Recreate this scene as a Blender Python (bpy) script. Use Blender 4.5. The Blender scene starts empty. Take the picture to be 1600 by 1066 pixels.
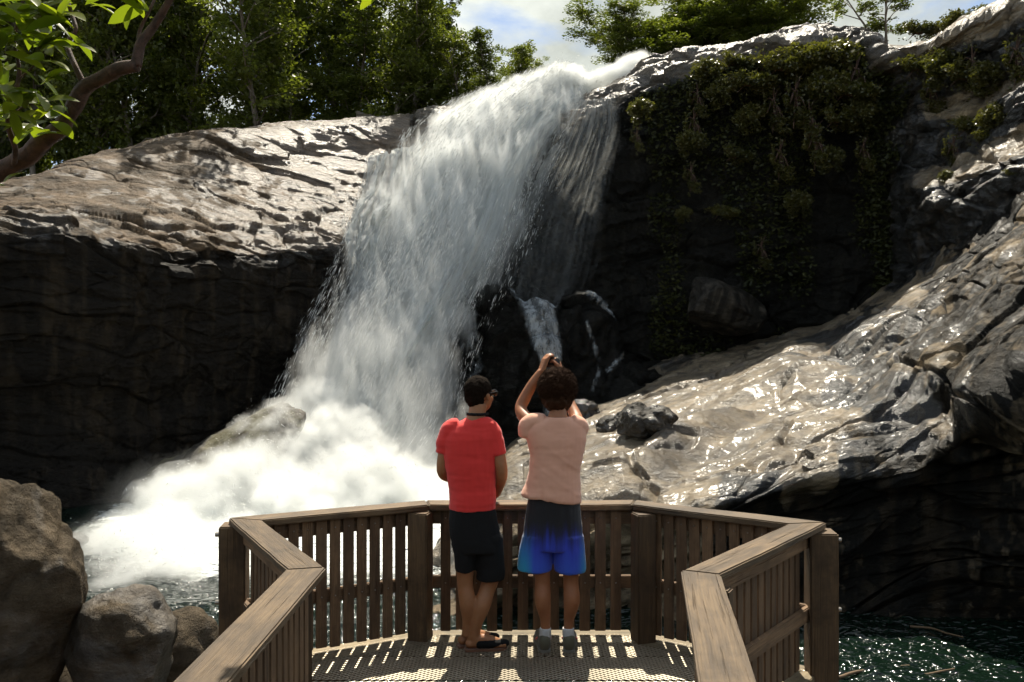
import bpy, bmesh, math, random
import numpy as np
from mathutils import Vector, Matrix
R = math.radians
random.seed(7); RNG = np.random.default_rng(7)
scene = bpy.context.scene
COL = scene.collection
# ------------------------------------------------------------------ camera, sky, sun, exposure
F = 1290.0            # focal length in photo pixels (photo 1600 wide)
CZ = 2.0              # eye height above the deck
cam_d = bpy.data.cameras.new('camera'); cam = bpy.data.objects.new('camera', cam_d); COL.objects.link(cam)
cam.location = (0, 0, CZ); cam.rotation_euler = (R(90), 0, 0)
cam_d.sensor_width = 36; cam_d.lens = 36 * F / 1600; cam_d.clip_start = .05; cam_d.clip_end = 2000
scene.camera = cam
SUN_EL, SUN_AZ = 59.0, 1.5      # elevation, degrees right of the view direction
scene.view_settings.view_transform = 'Standard'; scene.view_settings.look = 'None'
scene.view_settings.exposure = 0.5; scene.view_settings.gamma = 1
world = bpy.data.worlds.new('World'); scene.world = world; world.use_nodes = True
def nn(nt, t, **kw):
    n = nt.nodes.new(t)
    for k, v in kw.items():
        if k.startswith('_'):
            n.inputs[int(k[1:])].default_value = v
        elif hasattr(n, k): setattr(n, k, v)
        else: n.inputs[k.replace('__', ' ')].default_value = v
    return n
def math_(nt, op, a, b=None, clamp=False):
    n = nt.nodes.new('ShaderNodeMath'); n.operation = op; n.use_clamp = clamp
    for i, v in enumerate((a, b)):
        if v is None: continue
        if isinstance(v, (int, float)): n.inputs[i].default_value = v
        else: nt.links.new(v, n.inputs[i])
    return n.outputs[0]
def ramp(nt, fac, stops, interp='LINEAR'):
    n = nt.nodes.new('ShaderNodeValToRGB'); n.color_ramp.interpolation = interp
    cr = n.color_ramp
    while len(cr.elements) < len(stops): cr.elements.new(.5)
    for e, (p, c) in zip(cr.elements, stops):
        e.position = p
        e.color = (c, c, c, 1) if isinstance(c, (int, float)) else (*c, 1)
    if fac is not None: nt.links.new(fac, n.inputs[0])
    return n.outputs[0]
def mixc(nt, fac, a, b, blend='MIX'):
    n = nt.nodes.new('ShaderNodeMix'); n.data_type = 'RGBA'; n.blend_type = blend
    for i, v in ((0, fac), (6, a), (7, b)):
        if isinstance(v, (int, float)): n.inputs[i].default_value = v
        elif isinstance(v, tuple): n.inputs[i].default_value = (*v, 1)
        else: nt.links.new(v, n.inputs[i])
    return n.outputs[2]
def noise(nt, vec, scale, detail=4, rough=.55, dist=0.0):
    n = nt.nodes.new('ShaderNodeTexNoise')
    n.inputs['Scale'].default_value = scale; n.inputs['Detail'].default_value = detail
    n.inputs['Roughness'].default_value = rough; n.inputs['Distortion'].default_value = dist
    if vec is not None: nt.links.new(vec, n.inputs['Vector'])
    return n.outputs[0]
def mapping(nt, vec, scale=(1, 1, 1), rot=(0, 0, 0), loc=(0, 0, 0)):
    n = nt.nodes.new('ShaderNodeMapping'); nt.links.new(vec, n.inputs[0])
    n.inputs['Scale'].default_value = scale; n.inputs['Rotation'].default_value = rot; n.inputs['Location'].default_value = loc
    return n.outputs[0]
nt = world.node_tree; nt.nodes.clear()
sky = nn(nt, 'ShaderNodeTexSky'); sky.sky_type = 'NISHITA'; sky.sun_disc = False
sky.sun_elevation = R(SUN_EL); sky.sun_rotation = R(SUN_AZ)
tc = nn(nt, 'ShaderNodeTexCoord')
dirv = tc.outputs['Generated']
c1 = noise(nt, mapping(nt, dirv, (1, 1, 2.2), loc=(3.1, .4, 1.2)), 4.2, 8, .55, .25)
cover = ramp(nt, c1, [(.34, 0), (.47, 1)])
c2 = noise(nt, mapping(nt, dirv, (1, 1, 1.6), loc=(2.3, .9, .1)), 6.0, 6, .6)
cloudc = ramp(nt, c2, [(.3, (.40, .425, .39)), (.62, (.74, .77, .70)), (.75, (.98, .98, .88))])
sp = nn(nt, 'ShaderNodeSeparateXYZ'); nt.links.new(dirv, sp.inputs[0])
front = ramp(nt, sp.outputs[1], [(.30, .42), (.75, 1)])          # broken cloud bank over the ridge the falls come from
m = math_(nt, 'MULTIPLY', cover, front)
bg1 = nn(nt, 'ShaderNodeBackground'); nt.links.new(sky.outputs[0], bg1.inputs[0]); bg1.inputs[1].default_value = .095
bg2 = nn(nt, 'ShaderNodeBackground'); nt.links.new(cloudc, bg2.inputs[0]); bg2.inputs[1].default_value = .95
mx = nn(nt, 'ShaderNodeMixShader'); nt.links.new(m, mx.inputs[0]); nt.links.new(bg1.outputs[0], mx.inputs[1]); nt.links.new(bg2.outputs[0], mx.inputs[2])
wo = nn(nt, 'ShaderNodeOutputWorld'); nt.links.new(mx.outputs[0], wo.inputs[0])
sun_d = bpy.data.lights.new('sun', 'SUN'); sun_o = bpy.data.objects.new('sun', sun_d); COL.objects.link(sun_o)
sun_d.energy = 5.0; sun_d.angle = R(.5); sun_d.color = (1, .92, .77)
sd = Vector((math.sin(R(SUN_AZ)) * math.cos(R(SUN_EL)), math.cos(R(SUN_AZ)) * math.cos(R(SUN_EL)), math.sin(R(SUN_EL))))
sun_o.rotation_euler = sd.to_track_quat('Z', 'Y').to_euler(); sun_o.location = sd * 100
cy = scene.cycles
cy.max_bounces = 12; cy.diffuse_bounces = 3; cy.glossy_bounces = 2; cy.transmission_bounces = 4
cy.transparent_max_bounces = 32; cy.volume_bounces = 6; cy.volume_step_rate = .2; cy.volume_max_steps = 128; cy.use_adaptive_sampling = True; cy.adaptive_threshold = .035; cy.adaptive_min_samples = 24
cy.caustics_reflective = False; cy.caustics_refractive = False; cy.sample_clamp_indirect = 4
# ------------------------------------------------------------------ helpers
def P(px, py, D):     # photo pixel + real distance ahead -> a point in the world
    return np.array(((px - 800) / F * D, D, CZ - (py - 533) / F * D))
def hash3(ix, iy, iz, seed):
    h = (ix * 374761393 + iy * 668265263 + iz * 2147483647 + seed * 974634777).astype(np.int64) & 0xffffffff
    h = ((h ^ (h >> 13)) * 1274126177) & 0xffffffff
    h = ((h ^ (h >> 16)) * 2246822519) & 0xffffffff
    return ((h ^ (h >> 15)) & 0xffffff) / float(0xffffff)
def vnoise(p, seed=0):
    i = np.floor(p).astype(np.int64); f = p - i; f = f * f * f * (f * (f * 6 - 15) + 10)
    x, y, z = i[..., 0], i[..., 1], i[..., 2]; fx, fy, fz = f[..., 0], f[..., 1], f[..., 2]
    def H(a, b, c): return hash3(x + a, y + b, z + c, seed)
    v = (H(0,0,0)*(1-fx)+H(1,0,0)*fx)*(1-fy)*(1-fz) + (H(0,1,0)*(1-fx)+H(1,1,0)*fx)*fy*(1-fz) \
      + (H(0,0,1)*(1-fx)+H(1,0,1)*fx)*(1-fy)*fz + (H(0,1,1)*(1-fx)+H(1,1,1)*fx)*fy*fz
    return v * 2 - 1
def fbm(p, octv=4, seed=0, gain=.5, lac=2.03):
    s = 0; a = 1; t = 0
    for o in range(octv):
        s = s + a * vnoise(p * lac ** o + o * 17.3, seed + o); t += a; a *= gain
    return s / t
def ridged(p, octv=4, seed=0, gain=.5):
    s = 0; a = 1; t = 0
    for o in range(octv):
        s = s + a * (1 - 2 * np.abs(vnoise(p * 2.07 ** o + o * 9.1, seed + o))); t += a; a *= gain
    return s / t
def facets(p, seed=0, jit=.9):
    """blocky rock: every Voronoi cell is a tilted plane of its own; returns height and distance to the joint"""
    sh = p.shape[:-1]; p = p.reshape(-1, 3); i0 = np.floor(p).astype(np.int64)
    b1 = np.full(len(p), 9.0); b2 = b1.copy(); h = np.zeros(len(p))
    for dx in (-1, 0, 1):
        for dy in (-1, 0, 1):
            for dz in (-1, 0, 1):
                c = i0 + (dx, dy, dz)
                r = [hash3(c[:, 0], c[:, 1], c[:, 2], seed + k * 7) for k in range(7)]
                q = p - (c + .5 + jit * (np.stack(r[:3], -1) - .5))
                d = (q * q).sum(1)
                hh = (r[3] - .5) * 1.0 + q[:, 0] * (r[4] - .5) * 1.6 + q[:, 1] * (r[5] - .5) * 1.6 + q[:, 2] * (r[6] - .5) * 1.6
                m = d < b1
                b2 = np.where(m, b1, np.minimum(b2, d)); h = np.where(m, hh, h); b1 = np.where(m, d, b1)
    return h.reshape(sh), (np.sqrt(b2) - np.sqrt(b1)).reshape(sh)
def mesh_np(name, V, Fc, smooth=True):
    """V (n,3) array, Fc (m,k) array of equal-size faces"""
    me = bpy.data.meshes.new(name); V = np.asarray(V, dtype=np.float32); Fc = np.asarray(Fc, dtype=np.int32)
    k = Fc.shape[1]
    me.vertices.add(len(V)); me.vertices.foreach_set('co', V.ravel())
    me.loops.add(Fc.size); me.loops.foreach_set('vertex_index', Fc.ravel())
    me.polygons.add(len(Fc)); me.polygons.foreach_set('loop_start', np.arange(0, Fc.size, k, dtype=np.int32))
    me.polygons.foreach_set('use_smooth', np.full(len(Fc), smooth))
    me.update(calc_edges=True); me.validate()
    return me
def vattr(me, name, arr):
    a = me.attributes.new(name, 'FLOAT', 'POINT'); a.data.foreach_set('value', np.asarray(arr, dtype=np.float32).ravel())
def obj(name, me, mat=None, parent=None):
    o = bpy.data.objects.new(name, me); COL.objects.link(o)
    if mat is not None and me is not None and len(me.materials) == 0: me.materials.append(mat)
    if parent is not None: o.parent = parent
    return o
def tag(o, label=None, cat=None, group=None, kind=None):
    if label: o['label'] = label
    if cat: o['category'] = cat
    if group: o['group'] = group
    if kind: o['kind'] = kind
    return o
def empty(name, loc=(0, 0, 0), rz=0):
    o = bpy.data.objects.new(name, None); COL.objects.link(o); o.location = loc; o.rotation_euler.z = rz
    o.empty_display_size = .2
    return o
def copy_tree(o, parent=None):
    c = o.copy(); COL.objects.link(c)
    if parent is not None: c.parent = parent
    for ch in o.children: copy_tree(ch, c)
    return c
def cr_axis(A, n):    # Catmull-Rom resample along axis 0 to n samples
    m_ = A.shape[0]; t = np.linspace(0, m_ - 1, n); i = np.minimum(t.astype(int), m_ - 2); f = (t - i)
    f = f.reshape((-1,) + (1,) * (A.ndim - 1))
    p0 = A[np.maximum(i - 1, 0)]; p1 = A[i]; p2 = A[i + 1]; p3 = A[np.minimum(i + 2, m_ - 1)]
    return .5 * ((2 * p1) + (p2 - p0) * f + (2 * p0 - 5 * p1 + 4 * p2 - p3) * f ** 2 + (3 * p1 - p0 - 3 * p2 + p3) * f ** 3)
def grid_faces(nr, nc):
    i = np.arange(nr - 1)[:, None] * nc + np.arange(nc - 1)[None, :]
    return np.stack([i, i + 1, i + nc + 1, i + nc], -1).reshape(-1, 4)
def grid_normals(G):
    du = np.gradient(G, axis=1); dv = np.gradient(G, axis=0)
    n = np.cross(du, dv); n /= np.linalg.norm(n, axis=-1, keepdims=True) + 1e-9
    return n
def smoothstep(a, b, x):
    t = np.clip((x - a) / (b - a), 0, 1); return t * t * (3 - 2 * t)
def tube(path, rad, n=8, caps=True, V=None, Fs=None, ell=None):
    """tapered tube; ell = optional (side axis vector, flatten) ; returns V list, F list (quads)"""
    path = np.asarray(path, float); m_ = len(path)
    tg = np.gradient(path, axis=0); tg /= np.linalg.norm(tg, axis=1, keepdims=True) + 1e-9
    up = np.array((0, 0, 1.0)) if abs(tg[0][2]) < .9 else np.array((0, 1.0, 0))
    base = 0 if V is None else len(V)
    V = [] if V is None else V; Fs = [] if Fs is None else Fs
    s = np.cross(tg[0], up); s /= np.linalg.norm(s)
    for k in range(m_):
        s = s - tg[k] * s.dot(tg[k]); s /= np.linalg.norm(s); b = np.cross(tg[k], s)
        for j in range(n):
            a = 2 * math.pi * j / n
            V.append(path[k] + (s * math.cos(a) + b * math.sin(a)) * rad[k])
    for k in range(m_ - 1):
        for j in range(n):
            a = base + k * n + j; b_ = base + k * n + (j + 1) % n
            Fs.append((a, b_, b_ + n, a + n))
    if caps:
        for k, sgn in ((0, -1), (m_ - 1, 1)):
            c = len(V); V.append(path[k] + tg[k] * sgn * rad[k] * .3)
            for j in range(0, n, 2):
                a = base + k * n + j; b_ = base + k * n + (j + 1) % n; d = base + k * n + (j + 2) % n
                Fs.append((c, a, b_, d) if sgn > 0 else (c, d, b_, a))
    return V, Fs
def box_bm(bm, c, s, rot=None, bev=0):
    r = bmesh.ops.create_cube(bm, size=1)
    vs = r['verts']
    M = Matrix.Translation(Vector(c)) @ (rot.to_4x4() if rot is not None else Matrix.Identity(4)) @ Matrix.Diagonal((*s, 1))
    bmesh.ops.transform(bm, matrix=M, verts=vs)
    return vs
def bm_obj(name, bm, mat, parent=None, bevel=0, smooth=False):
    if bevel: bmesh.ops.bevel(bm, geom=bm.edges[:], offset=bevel, segments=2, affect='EDGES')
    me = bpy.data.meshes.new(name); bm.normal_update(); bm.to_mesh(me); bm.free()
    if smooth:
        for p_ in me.polygons: p_.use_smooth = True
    return obj(name, me, mat, parent)
def remeshed(V, Fs, voxel, smooth_it=6, name='tmp'):
    me = bpy.data.meshes.new(name); me.from_pydata([tuple(v) for v in V], [], [tuple(f) for f in Fs]); me.update()
    bm = bmesh.new(); bm.from_mesh(me); bmesh.ops.recalc_face_normals(bm, faces=bm.faces[:]); bm.to_mesh(me); bm.free()
    o = bpy.data.objects.new(name, me); COL.objects.link(o)
    md = o.modifiers.new('r', 'REMESH'); md.mode = 'VOXEL'; md.voxel_size = voxel; md.use_smooth_shade = True
    if smooth_it:
        s = o.modifiers.new('s', 'SMOOTH'); s.iterations = smooth_it; s.factor = .5
    bpy.context.view_layer.update()
    out = bpy.data.meshes.new_from_object(o.evaluated_get(bpy.context.evaluated_depsgraph_get()))
    bpy.data.objects.remove(o); bpy.data.meshes.remove(me)
    for p_ in out.polygons: p_.use_smooth = True
    return out
def get_co(me):
    a = np.empty(len(me.vertices) * 3, dtype=np.float32); me.vertices.foreach_get('co', a); return a.reshape(-1, 3).astype(float)
def set_co(me, a): me.vertices.foreach_set('co', np.asarray(a, dtype=np.float32).ravel()); me.update()
def get_no(me):
    a = np.empty(len(me.vertices) * 3, dtype=np.float32); me.vertices.foreach_get('normal', a); return a.reshape(-1, 3).astype(float)
def new_mat(name):
    m_ = bpy.data.materials.new(name); m_.use_nodes = True; nt_ = m_.node_tree; b = nt_.nodes['Principled BSDF']
    return m_, nt_, b
def bump(nt_, b, h, strength, dist, prev=None):
    n = nt_.nodes.new('ShaderNodeBump'); n.inputs['Strength'].default_value = strength; n.inputs['Distance'].default_value = dist
    nt_.links.new(h, n.inputs['Height'])
    if prev is not None: nt_.links.new(prev, n.inputs['Normal'])
    if b is not None: nt_.links.new(n.outputs[0], b.inputs['Normal'])
    return n.outputs[0]
# ------------------------------------------------------------------ rock
def rock_mat(name, light=(.30, .25, .18), dark=(.055, .048, .035), black=(.010, .009, .0065), rough=(.28, .6), wet_amt=.5, dip=(0, R(12), 0), moss=None, fine=1.0, coat=0.0):
    m_, t, b = new_mat(name)
    tc = nn(t, 'ShaderNodeTexCoord').outputs['Object']
    big = noise(t, tc, .35, 6, .6)
    layer = noise(t, mapping(t, tc, (1, 1, 3.2), dip), 1.1, 8, .65, .3)
    spk = noise(t, tc, 9, 5, .7)
    col = mixc(t, ramp(t, layer, [(.36, 0), (.60, 1)]), dark, light)
    col = mixc(t, math_(t, 'MULTIPLY', ramp(t, spk, [(.4, 0), (.7, 1)]), .35), col, tuple(c * 1.35 for c in light))
    col = mixc(t, math_(t, 'MULTIPLY', ramp(t, big, [(.40, 1), (.52, 0)]), .55), col, dark)
    streak = noise(t, mapping(t, tc, (1.4, 1.4, .10)), 1.6, 6, .6, .2)
    at = nn(t, 'ShaderNodeAttribute'); at.attribute_name = 'stain'  # carries rock stains together with shade painted onto steep faces
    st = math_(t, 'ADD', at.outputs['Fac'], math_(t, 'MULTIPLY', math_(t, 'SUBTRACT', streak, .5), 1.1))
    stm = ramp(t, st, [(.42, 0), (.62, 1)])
    stain_shade_col = mixc(t, ramp(t, streak, [(.5, 0), (.72, 1)]), black, dark)
    col = mixc(t, stm, col, stain_shade_col)
    if moss:
        mm = ramp(t, noise(t, tc, .9, 6, .65), [(.48, 0), (.58, 1)])
        am = nn(t, 'ShaderNodeAttribute'); am.attribute_name = 'moss'
        col = mixc(t, math_(t, 'MULTIPLY', mm, am.outputs['Fac'], True), col, moss)
    t.links.new(col, b.inputs['Base Color'])
    aw = nn(t, 'ShaderNodeAttribute'); aw.attribute_name = 'wet'
    wn = math_(t, 'ADD', noise(t, mapping(t, tc, (1, 1, 1)), .8, 5, .6, .6), math_(t, 'MULTIPLY', math_(t, 'SUBTRACT', aw.outputs['Fac'], .5), .7))
    wm = ramp(t, wn, [(.47, 0), (.56, 1)])
    rr = ramp(t, wm, [(0, rough[1]), (1, rough[0])]); t.links.new(rr, b.inputs['Roughness'])
    t.links.new(ramp(t, wm, [(0, .2), (1, 1.0)]), b.inputs['Specular IOR Level'])
    t.links.new(math_(t, 'MULTIPLY', wm, coat), b.inputs['Coat Weight']); b.inputs['Coat Roughness'].default_value = .2; b.inputs['Coat IOR'].default_value = 1.6
    n1 = bump(t, None, layer, .9, .22 * fine)
    n2 = bump(t, None, noise(t, mapping(t, tc, (1, 1, 2), dip), 4.5, 8, .7), 1.0, .17 * fine, n1)
    bump(t, b, noise(t, tc, 26, 4, .75), 1.0, .035 * fine, n2)
    return m_
def loft(name, rows, nr, nc, mat, disp, stain=None, wet=None, seed=0, aniso=(1, 1, 1), dip=0.0, kind='structure'):
    A = np.array([[P(*q) if len(q) == 3 else np.array(q[:3]) for q in r] for r in rows])
    G = cr_axis(A, nr); G = cr_axis(G.transpose(1, 0, 2), nc).transpose(1, 0, 2)
    N = grid_normals(G)
    if N[..., 2].mean() < 0: N = -N
    v = np.linspace(0, 1, nr)[:, None] * np.ones((1, nc)); u = np.linspace(0, 1, nc)[None, :] * np.ones((nr, 1))
    S = G.copy()
    if dip:
        c, s_ = math.cos(dip), math.sin(dip)
        S = np.stack([G[..., 0] * c + G[..., 2] * s_, G[..., 1], -G[..., 0] * s_ + G[..., 2] * c], -1)
    S = S * np.array(aniso)
    G = G + N * disp(S, u, v)[..., None]
    me = mesh_np(name, G.reshape(-1, 3), grid_faces(nr, nc))
    # normals point up / towards the viewer
    if get_no(me)[:, 2].mean() < 0: me.flip_normals()
    st = stain(u, v, G) if stain else np.zeros((nr, nc)); we = wet(u, v, G) if wet else np.full((nr, nc), .5)
    vattr(me, 'stain', st); vattr(me, 'wet', we)
    o = obj(name, me, mat); tag(o, kind=kind)
    return o, G
def rough_disp(a=.55, seed=1, f=.3, fine=1.0, blocks=1.0):
    def d(S, u, v):
        W = S + np.stack([fbm(S * .35 + 7, 3, seed + 40), fbm(S * .35 + 31, 3, seed + 41), fbm(S * .35 + 53, 3, seed + 42)], -1) * .9
        big = fbm(S * f * .5, 3, seed) * a * 1.3
        h1, e1 = facets(W * np.array((.22, .35, .42)), seed + 60)
        h2, e2 = facets(W * np.array((.6, .9, 1.3)), seed + 61)
        r2 = ridged(S * f * 4.0, 5, seed + 3) * a * .24 * fine
        joint = smoothstep(.10, 0, e1) * .45 + smoothstep(.06, 0, e2) * .16
        return big + (h1 * .62 + h2 * .34) * a * blocks + fbm(S * 1.3 + 3, 4, seed + 77) * a * .42 + r2 - joint * a * .6
    return d
ROCK = rock_mat('rock_slab', light=(.26, .20, .135), dark=(.026, .023, .016), rough=(.30, .55))
ROCKL = rock_mat('rock_left_cliff', light=(.245, .168, .100), dark=(.070, .050, .030), black=(.016, .0125, .0085), rough=(.34, .6))
ROCKR = rock_mat('rock_wet_slope', light=(.42, .32, .20), dark=(.075, .055, .033), rough=(.34, .5), dip=(0, R(-22), 0), coat=.16)
cx = [-600, -200, 0, 150, 300, 420, 540, 640]
sky_y = [380, 330, 287, 240, 210, 198, 188, 182]; sky_D = [28, 29.5, 32, 35, 38, 40.5, 42.5, 43.5]
brow_y = [430, 395, 352, 362, 366, 372, 362, 345]; brow_D = [22.5, 23.5, 24.5, 26, 29, 32, 34.5, 36.5]
foot_D = [22, 23, 24, 25, 29, 32.5, 35, 37]
rows = []
rows.append([(x, y + 60, D + 16) for x, y, D in zip(cx, sky_y, sky_D)])
rows.append([(x, y + 22, D + 6) for x, y, D in zip(cx, sky_y, sky_D)])
rows.append([(x, y, D) for x, y, D in zip(cx, sky_y, sky_D)])
for f_, k in ((.33, .30), (.66, .60)):
    rows.append([(x, y * (1 - f_) + yb * f_ - 3, D * (1 - k) + Db * k) for x, y, D, yb, Db in zip(cx, sky_y, sky_D, brow_y, brow_D)])
rows.append([(x, yb, Db) for x, yb, Db in zip(cx, brow_y, brow_D)])
for zz, back in ((.08, -.75), (.22, -.75), (.40, -.2), (.6, .5), (.85, .3), (1.0, 0)):
    rr = []
    for x, yb, Db, fd in zip(cx, brow_y, brow_D, foot_D):
        p0 = P(x, yb, Db); z1 = -4.2; D = Db + (fd - Db) * zz + back
        rr.append(((x - 800) / F * D, D, p0[2] + (z1 - p0[2]) * zz, 'w'))
    rows.append(rr)
def stain_shadeL(u, v, G): return smoothstep(.50, .60, v + fbm(G * .25, 3, 4) * .06) * .52 + .08 + .40 * smoothstep(.34, .5, v + fbm(G * (.5, .3, .5), 4, 14) * .22)  # streaked stain plus the cliff face's shade, painted darker below the brow
def wetL(u, v, G): return .42 + .45 * smoothstep(.5, .95, u) - .35 * smoothstep(.5, .6, v)
left_cliff, GL = loft('left_cliff', rows, 520, 760, ROCKL, lambda S, u, v: rough_disp(.54, 3, .33, .8, 1.0)(S, u, v) * (1 - .62 * smoothstep(.44, .30, v)) * (1 - .45 * smoothstep(.54, .62, v)), stain_shadeL, wetL, aniso=(.7, .9, 1.5), dip=R(-8))
# back cliff behind the falls and to the right of them
cx = [560, 640, 720, 800, 880, 940, 1000, 1080, 1180, 1270, 1345, 1385, 1440]
sky_y = [195, 186, 180, 175, 158, 134, 112, 88, 68, 55, 52, 92, 100]; sky_D = [48, 46, 44.5, 44, 44, 43, 42, 41, 40, 39, 38, 37, 36.5]
brow_y = [300, 270, 240, 215, 190, 168, 140, 114, 92, 78, 74, 108, 130]; brow_D = [45, 43, 41, 41, 41, 40.5, 39.8, 38.8, 38, 37.3, 36.5, 35.6, 35]
foot_y = [690, 700, 710, 700, 660, 620, 590, 560, 535, 510, 490, 470, 440]; foot_D = [41, 37.5, 34, 33.5, 35, 36.5, 37.5, 37.5, 37.2, 36.6, 35.6, 35, 34]
rows = [[(x, y + 40, D + 16) for x, y, D in zip(cx, sky_y, sky_D)], [(x, y + 12, D + 5) for x, y, D in zip(cx, sky_y, sky_D)], [(x, y, D) for x, y, D in zip(cx, sky_y, sky_D)],
        [(x, (y + yb) / 2 - 4, D * .4 + Db * .6) for x, y, D, yb, Db in zip(cx, sky_y, sky_D, brow_y, brow_D)],
        [(x, yb, Db) for x, yb, Db in zip(cx, brow_y, brow_D)]]
for f_ in (.2, .5, .8, 1.0, 1.15):
    rows.append([(x, yb + (yf - yb) * f_, Db + (fd - Db) * f_ + (.5 if x > 950 else 0) * math.sin(min(f_, 1) * 3.14)) for x, yb, Db, yf, fd in zip(cx, brow_y, brow_D, foot_y, foot_D)])
def stain_shadeB(u, v, G): return smoothstep(.43, .50, v + fbm(G * .3, 3, 8) * .04) * .95 + .12  # algae stain and the wall's own shade painted dark from the brow down
back_cliff, GB = loft('back_cliff', rows, 460, 700, ROCK, rough_disp(.6, 11, .33), stain_shadeB, lambda u, v, G: .75 - .65 * smoothstep(.42, .50, v), aniso=(.8, .9, 1.1), dip=R(10))
# terraced rock at the upper right
rows = [[(1340, 150, 52), (1450, 120, 50), (1600, 60, 45), (1760, 0, 42), (2100, -120, 40)],
        [(1345, 84, 38), (1450, 62, 35.5), (1600, -5, 32), (1760, -60, 30), (2100, -180, 27)],
        [(1355, 98, 36.5), (1460, 88, 33.8), (1600, 35, 30), (1760, -20, 28), (2100, -130, 25)],
        [(1365, 170, 36.3), (1480, 150, 33.7), (1600, 104, 29.7), (1760, 50, 27.5), (2100, -60, 24.5)],
        [(1375, 205, 35.8), (1490, 180, 32.2), (1600, 126, 28.5), (1760, 70, 26.5), (2100, -30, 24)],
        [(1385, 270, 35.6), (1476, 256, 32), (1600, 196, 28.3), (1760, 130, 26), (2100, 20, 23.5)],
        [(1395, 300, 35.2), (1470, 292, 30.5), (1600, 238, 26.6), (1760, 170, 24.5), (2100, 60, 22.5)],
        [(1400, 390, 35), (1490, 372, 30.2), (1600, 312, 26.2), (1760, 240, 24), (2100, 120, 22)],
        [(1405, 450, 34.6), (1500, 420, 29.6), (1600, 360, 25.4), (1760, 290, 23.4), (2100, 180, 21.4)]]
def shade_bandsT(u, v, G):
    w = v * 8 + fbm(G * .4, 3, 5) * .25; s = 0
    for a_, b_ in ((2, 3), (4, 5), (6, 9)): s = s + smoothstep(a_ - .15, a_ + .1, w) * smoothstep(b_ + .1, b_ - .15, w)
    return .05 + .85 * np.clip(s + smoothstep(.22, .12, u) * smoothstep(.2, .3, v), 0, 1)  # steep bands darkened in colour to paint shade between the lit ledges
upper_rock, GT = loft('upper_ledges', rows, 380, 420, ROCKR, rough_disp(.42, 21, .4), shade_bandsT, lambda u, v, G: .6 + 0 * u, aniso=(.6, .8, 1.6), dip=R(24))
# broad wet slope on the right
rows = [[(700, 790, 33), (800, 700, 36), (900, 640, 37), (1050, 560, 38.5), (1180, 530, 38.5), (1290, 500, 37), (1390, 440, 35), (1480, 385, 31), (1570, 320, 28), (1680, 240, 26), (1950, 100, 25)],
        [(700, 810, 30), (800, 700, 31), (900, 650, 32.5), (1050, 598, 33.5), (1180, 566, 33.3), (1290, 528, 32.4), (1390, 478, 30.8), (1480, 416, 28), (1570, 352, 25), (1680, 280, 22.5), (1950, 150, 21)],
        [(690, 840, 25), (790, 722, 25), (900, 680, 26.5), (1040, 637, 27.5), (1170, 604, 27.2), (1290, 564, 26.5), (1390, 518, 25.2), (1490, 457, 23), (1590, 390, 20.8), (1700, 325, 20), (1950, 220, 19)],
        [(690, 900, 20), (785, 760, 20), (900, 735, 20), (1020, 705, 20), (1150, 678, 19.6), (1270, 645, 19.2), (1380, 606, 18.7), (1480, 555, 18), (1590, 495, 17), (1700, 440, 16.5), (1950, 340, 16)],
        [(690, 960, 16.4), (780, 810, 16.4), (880, 795, 16.3), (980, 785, 16), (1110, 772, 15.6), (1215, 740, 15.6), (1320, 720, 15.6), (1430, 715, 15.3), (1590, 612, 14.2), (1700, 550, 13.8), (1950, 460, 13.2)],
        [(690, 990, 15.2), (780, 850, 15.2), (880, 850, 15.1), (980, 845, 15.2), (1110, 850, 14.9), (1215, 835, 15.6), (1320, 805, 15.4), (1430, 775, 15.6), (1590, 690, 14.6), (1700, 640, 14.2), (1950, 560, 13.5)],
        [(690, 1010, 15), (780, 940, 15.0), (880, 940, 15.0), (980, 940, 15.1), (1110, 940, 15.1), (1215, 930, 15.6), (1320, 900, 15.7), (1430, 880, 15.7), (1590, 860, 14.8), (1700, 850, 14.4), (1950, 800, 13.8)],
        [(690, 1040, 15), (780, 1010, 15), (880, 1010, 15), (980, 1010, 15), (1110, 1010, 15), (1215, 1010, 15.2), (1320, 1010, 15.2), (1430, 1010, 15.0), (1590, 1010, 14.6), (1700, 1010, 14.3), (1950, 1010, 14)]]
def dispR(S, u, v):
    d = rough_disp(.36, 31, .38, 1.25, .85)(S, u, v)
    h0 = facets((S + fbm(S * .2, 2, 3)[..., None] * 1.5) * np.array((.13, .11, .22)), 95); h0 = h0[0] * smoothstep(0, .22, h0[1]) * 1.25; d = d + h0 * (.75 + .4 * smoothstep(.3, .5, u)) * smoothstep(0, .12, v)
    e = facets((S + fbm(S * .5, 2, 3)[..., None] * .8) * np.array((.17, .12, .6)), 91)[1]; d = d - smoothstep(.035, 0, e) * .22
    return d * (.8 + .35 * smoothstep(.5, .7, v))
def stain_glareR(u, v, G):
    pt = smoothstep(.0, .14, fbm(G * (.42, .22, .42) + 3, 4, 16)) * .50 + smoothstep(.35, .5, fbm(G * (1.6, .5, 1) + 3, 3, 18)) * .3
    pt = pt * (.30 + .70 * smoothstep(.28, .5, u))  # fewer stains on the left: sun glare painted as lighter rock
    blk = smoothstep(.40, .42, u) * smoothstep(.52, .50, u) * smoothstep(.52, .56, v) * .6
    return .12 + pt + blk + .55 * smoothstep(.60, .68, v + fbm(G * .5, 2, 6) * .05) * smoothstep(.42, .52, u) + .3 * smoothstep(.24, .12, v)  # darker along the back rows and below the front edge
right_slope, GR = loft('right_slope', rows, 700, 1000, ROCKR, dispR, stain_glareR, lambda u, v, G: (.85 - .45 * smoothstep(.45, .8, u)) * (1 - .9 * smoothstep(.58, .64, v)), aniso=(.55, .9, 1.5), dip=R(20))
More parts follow.
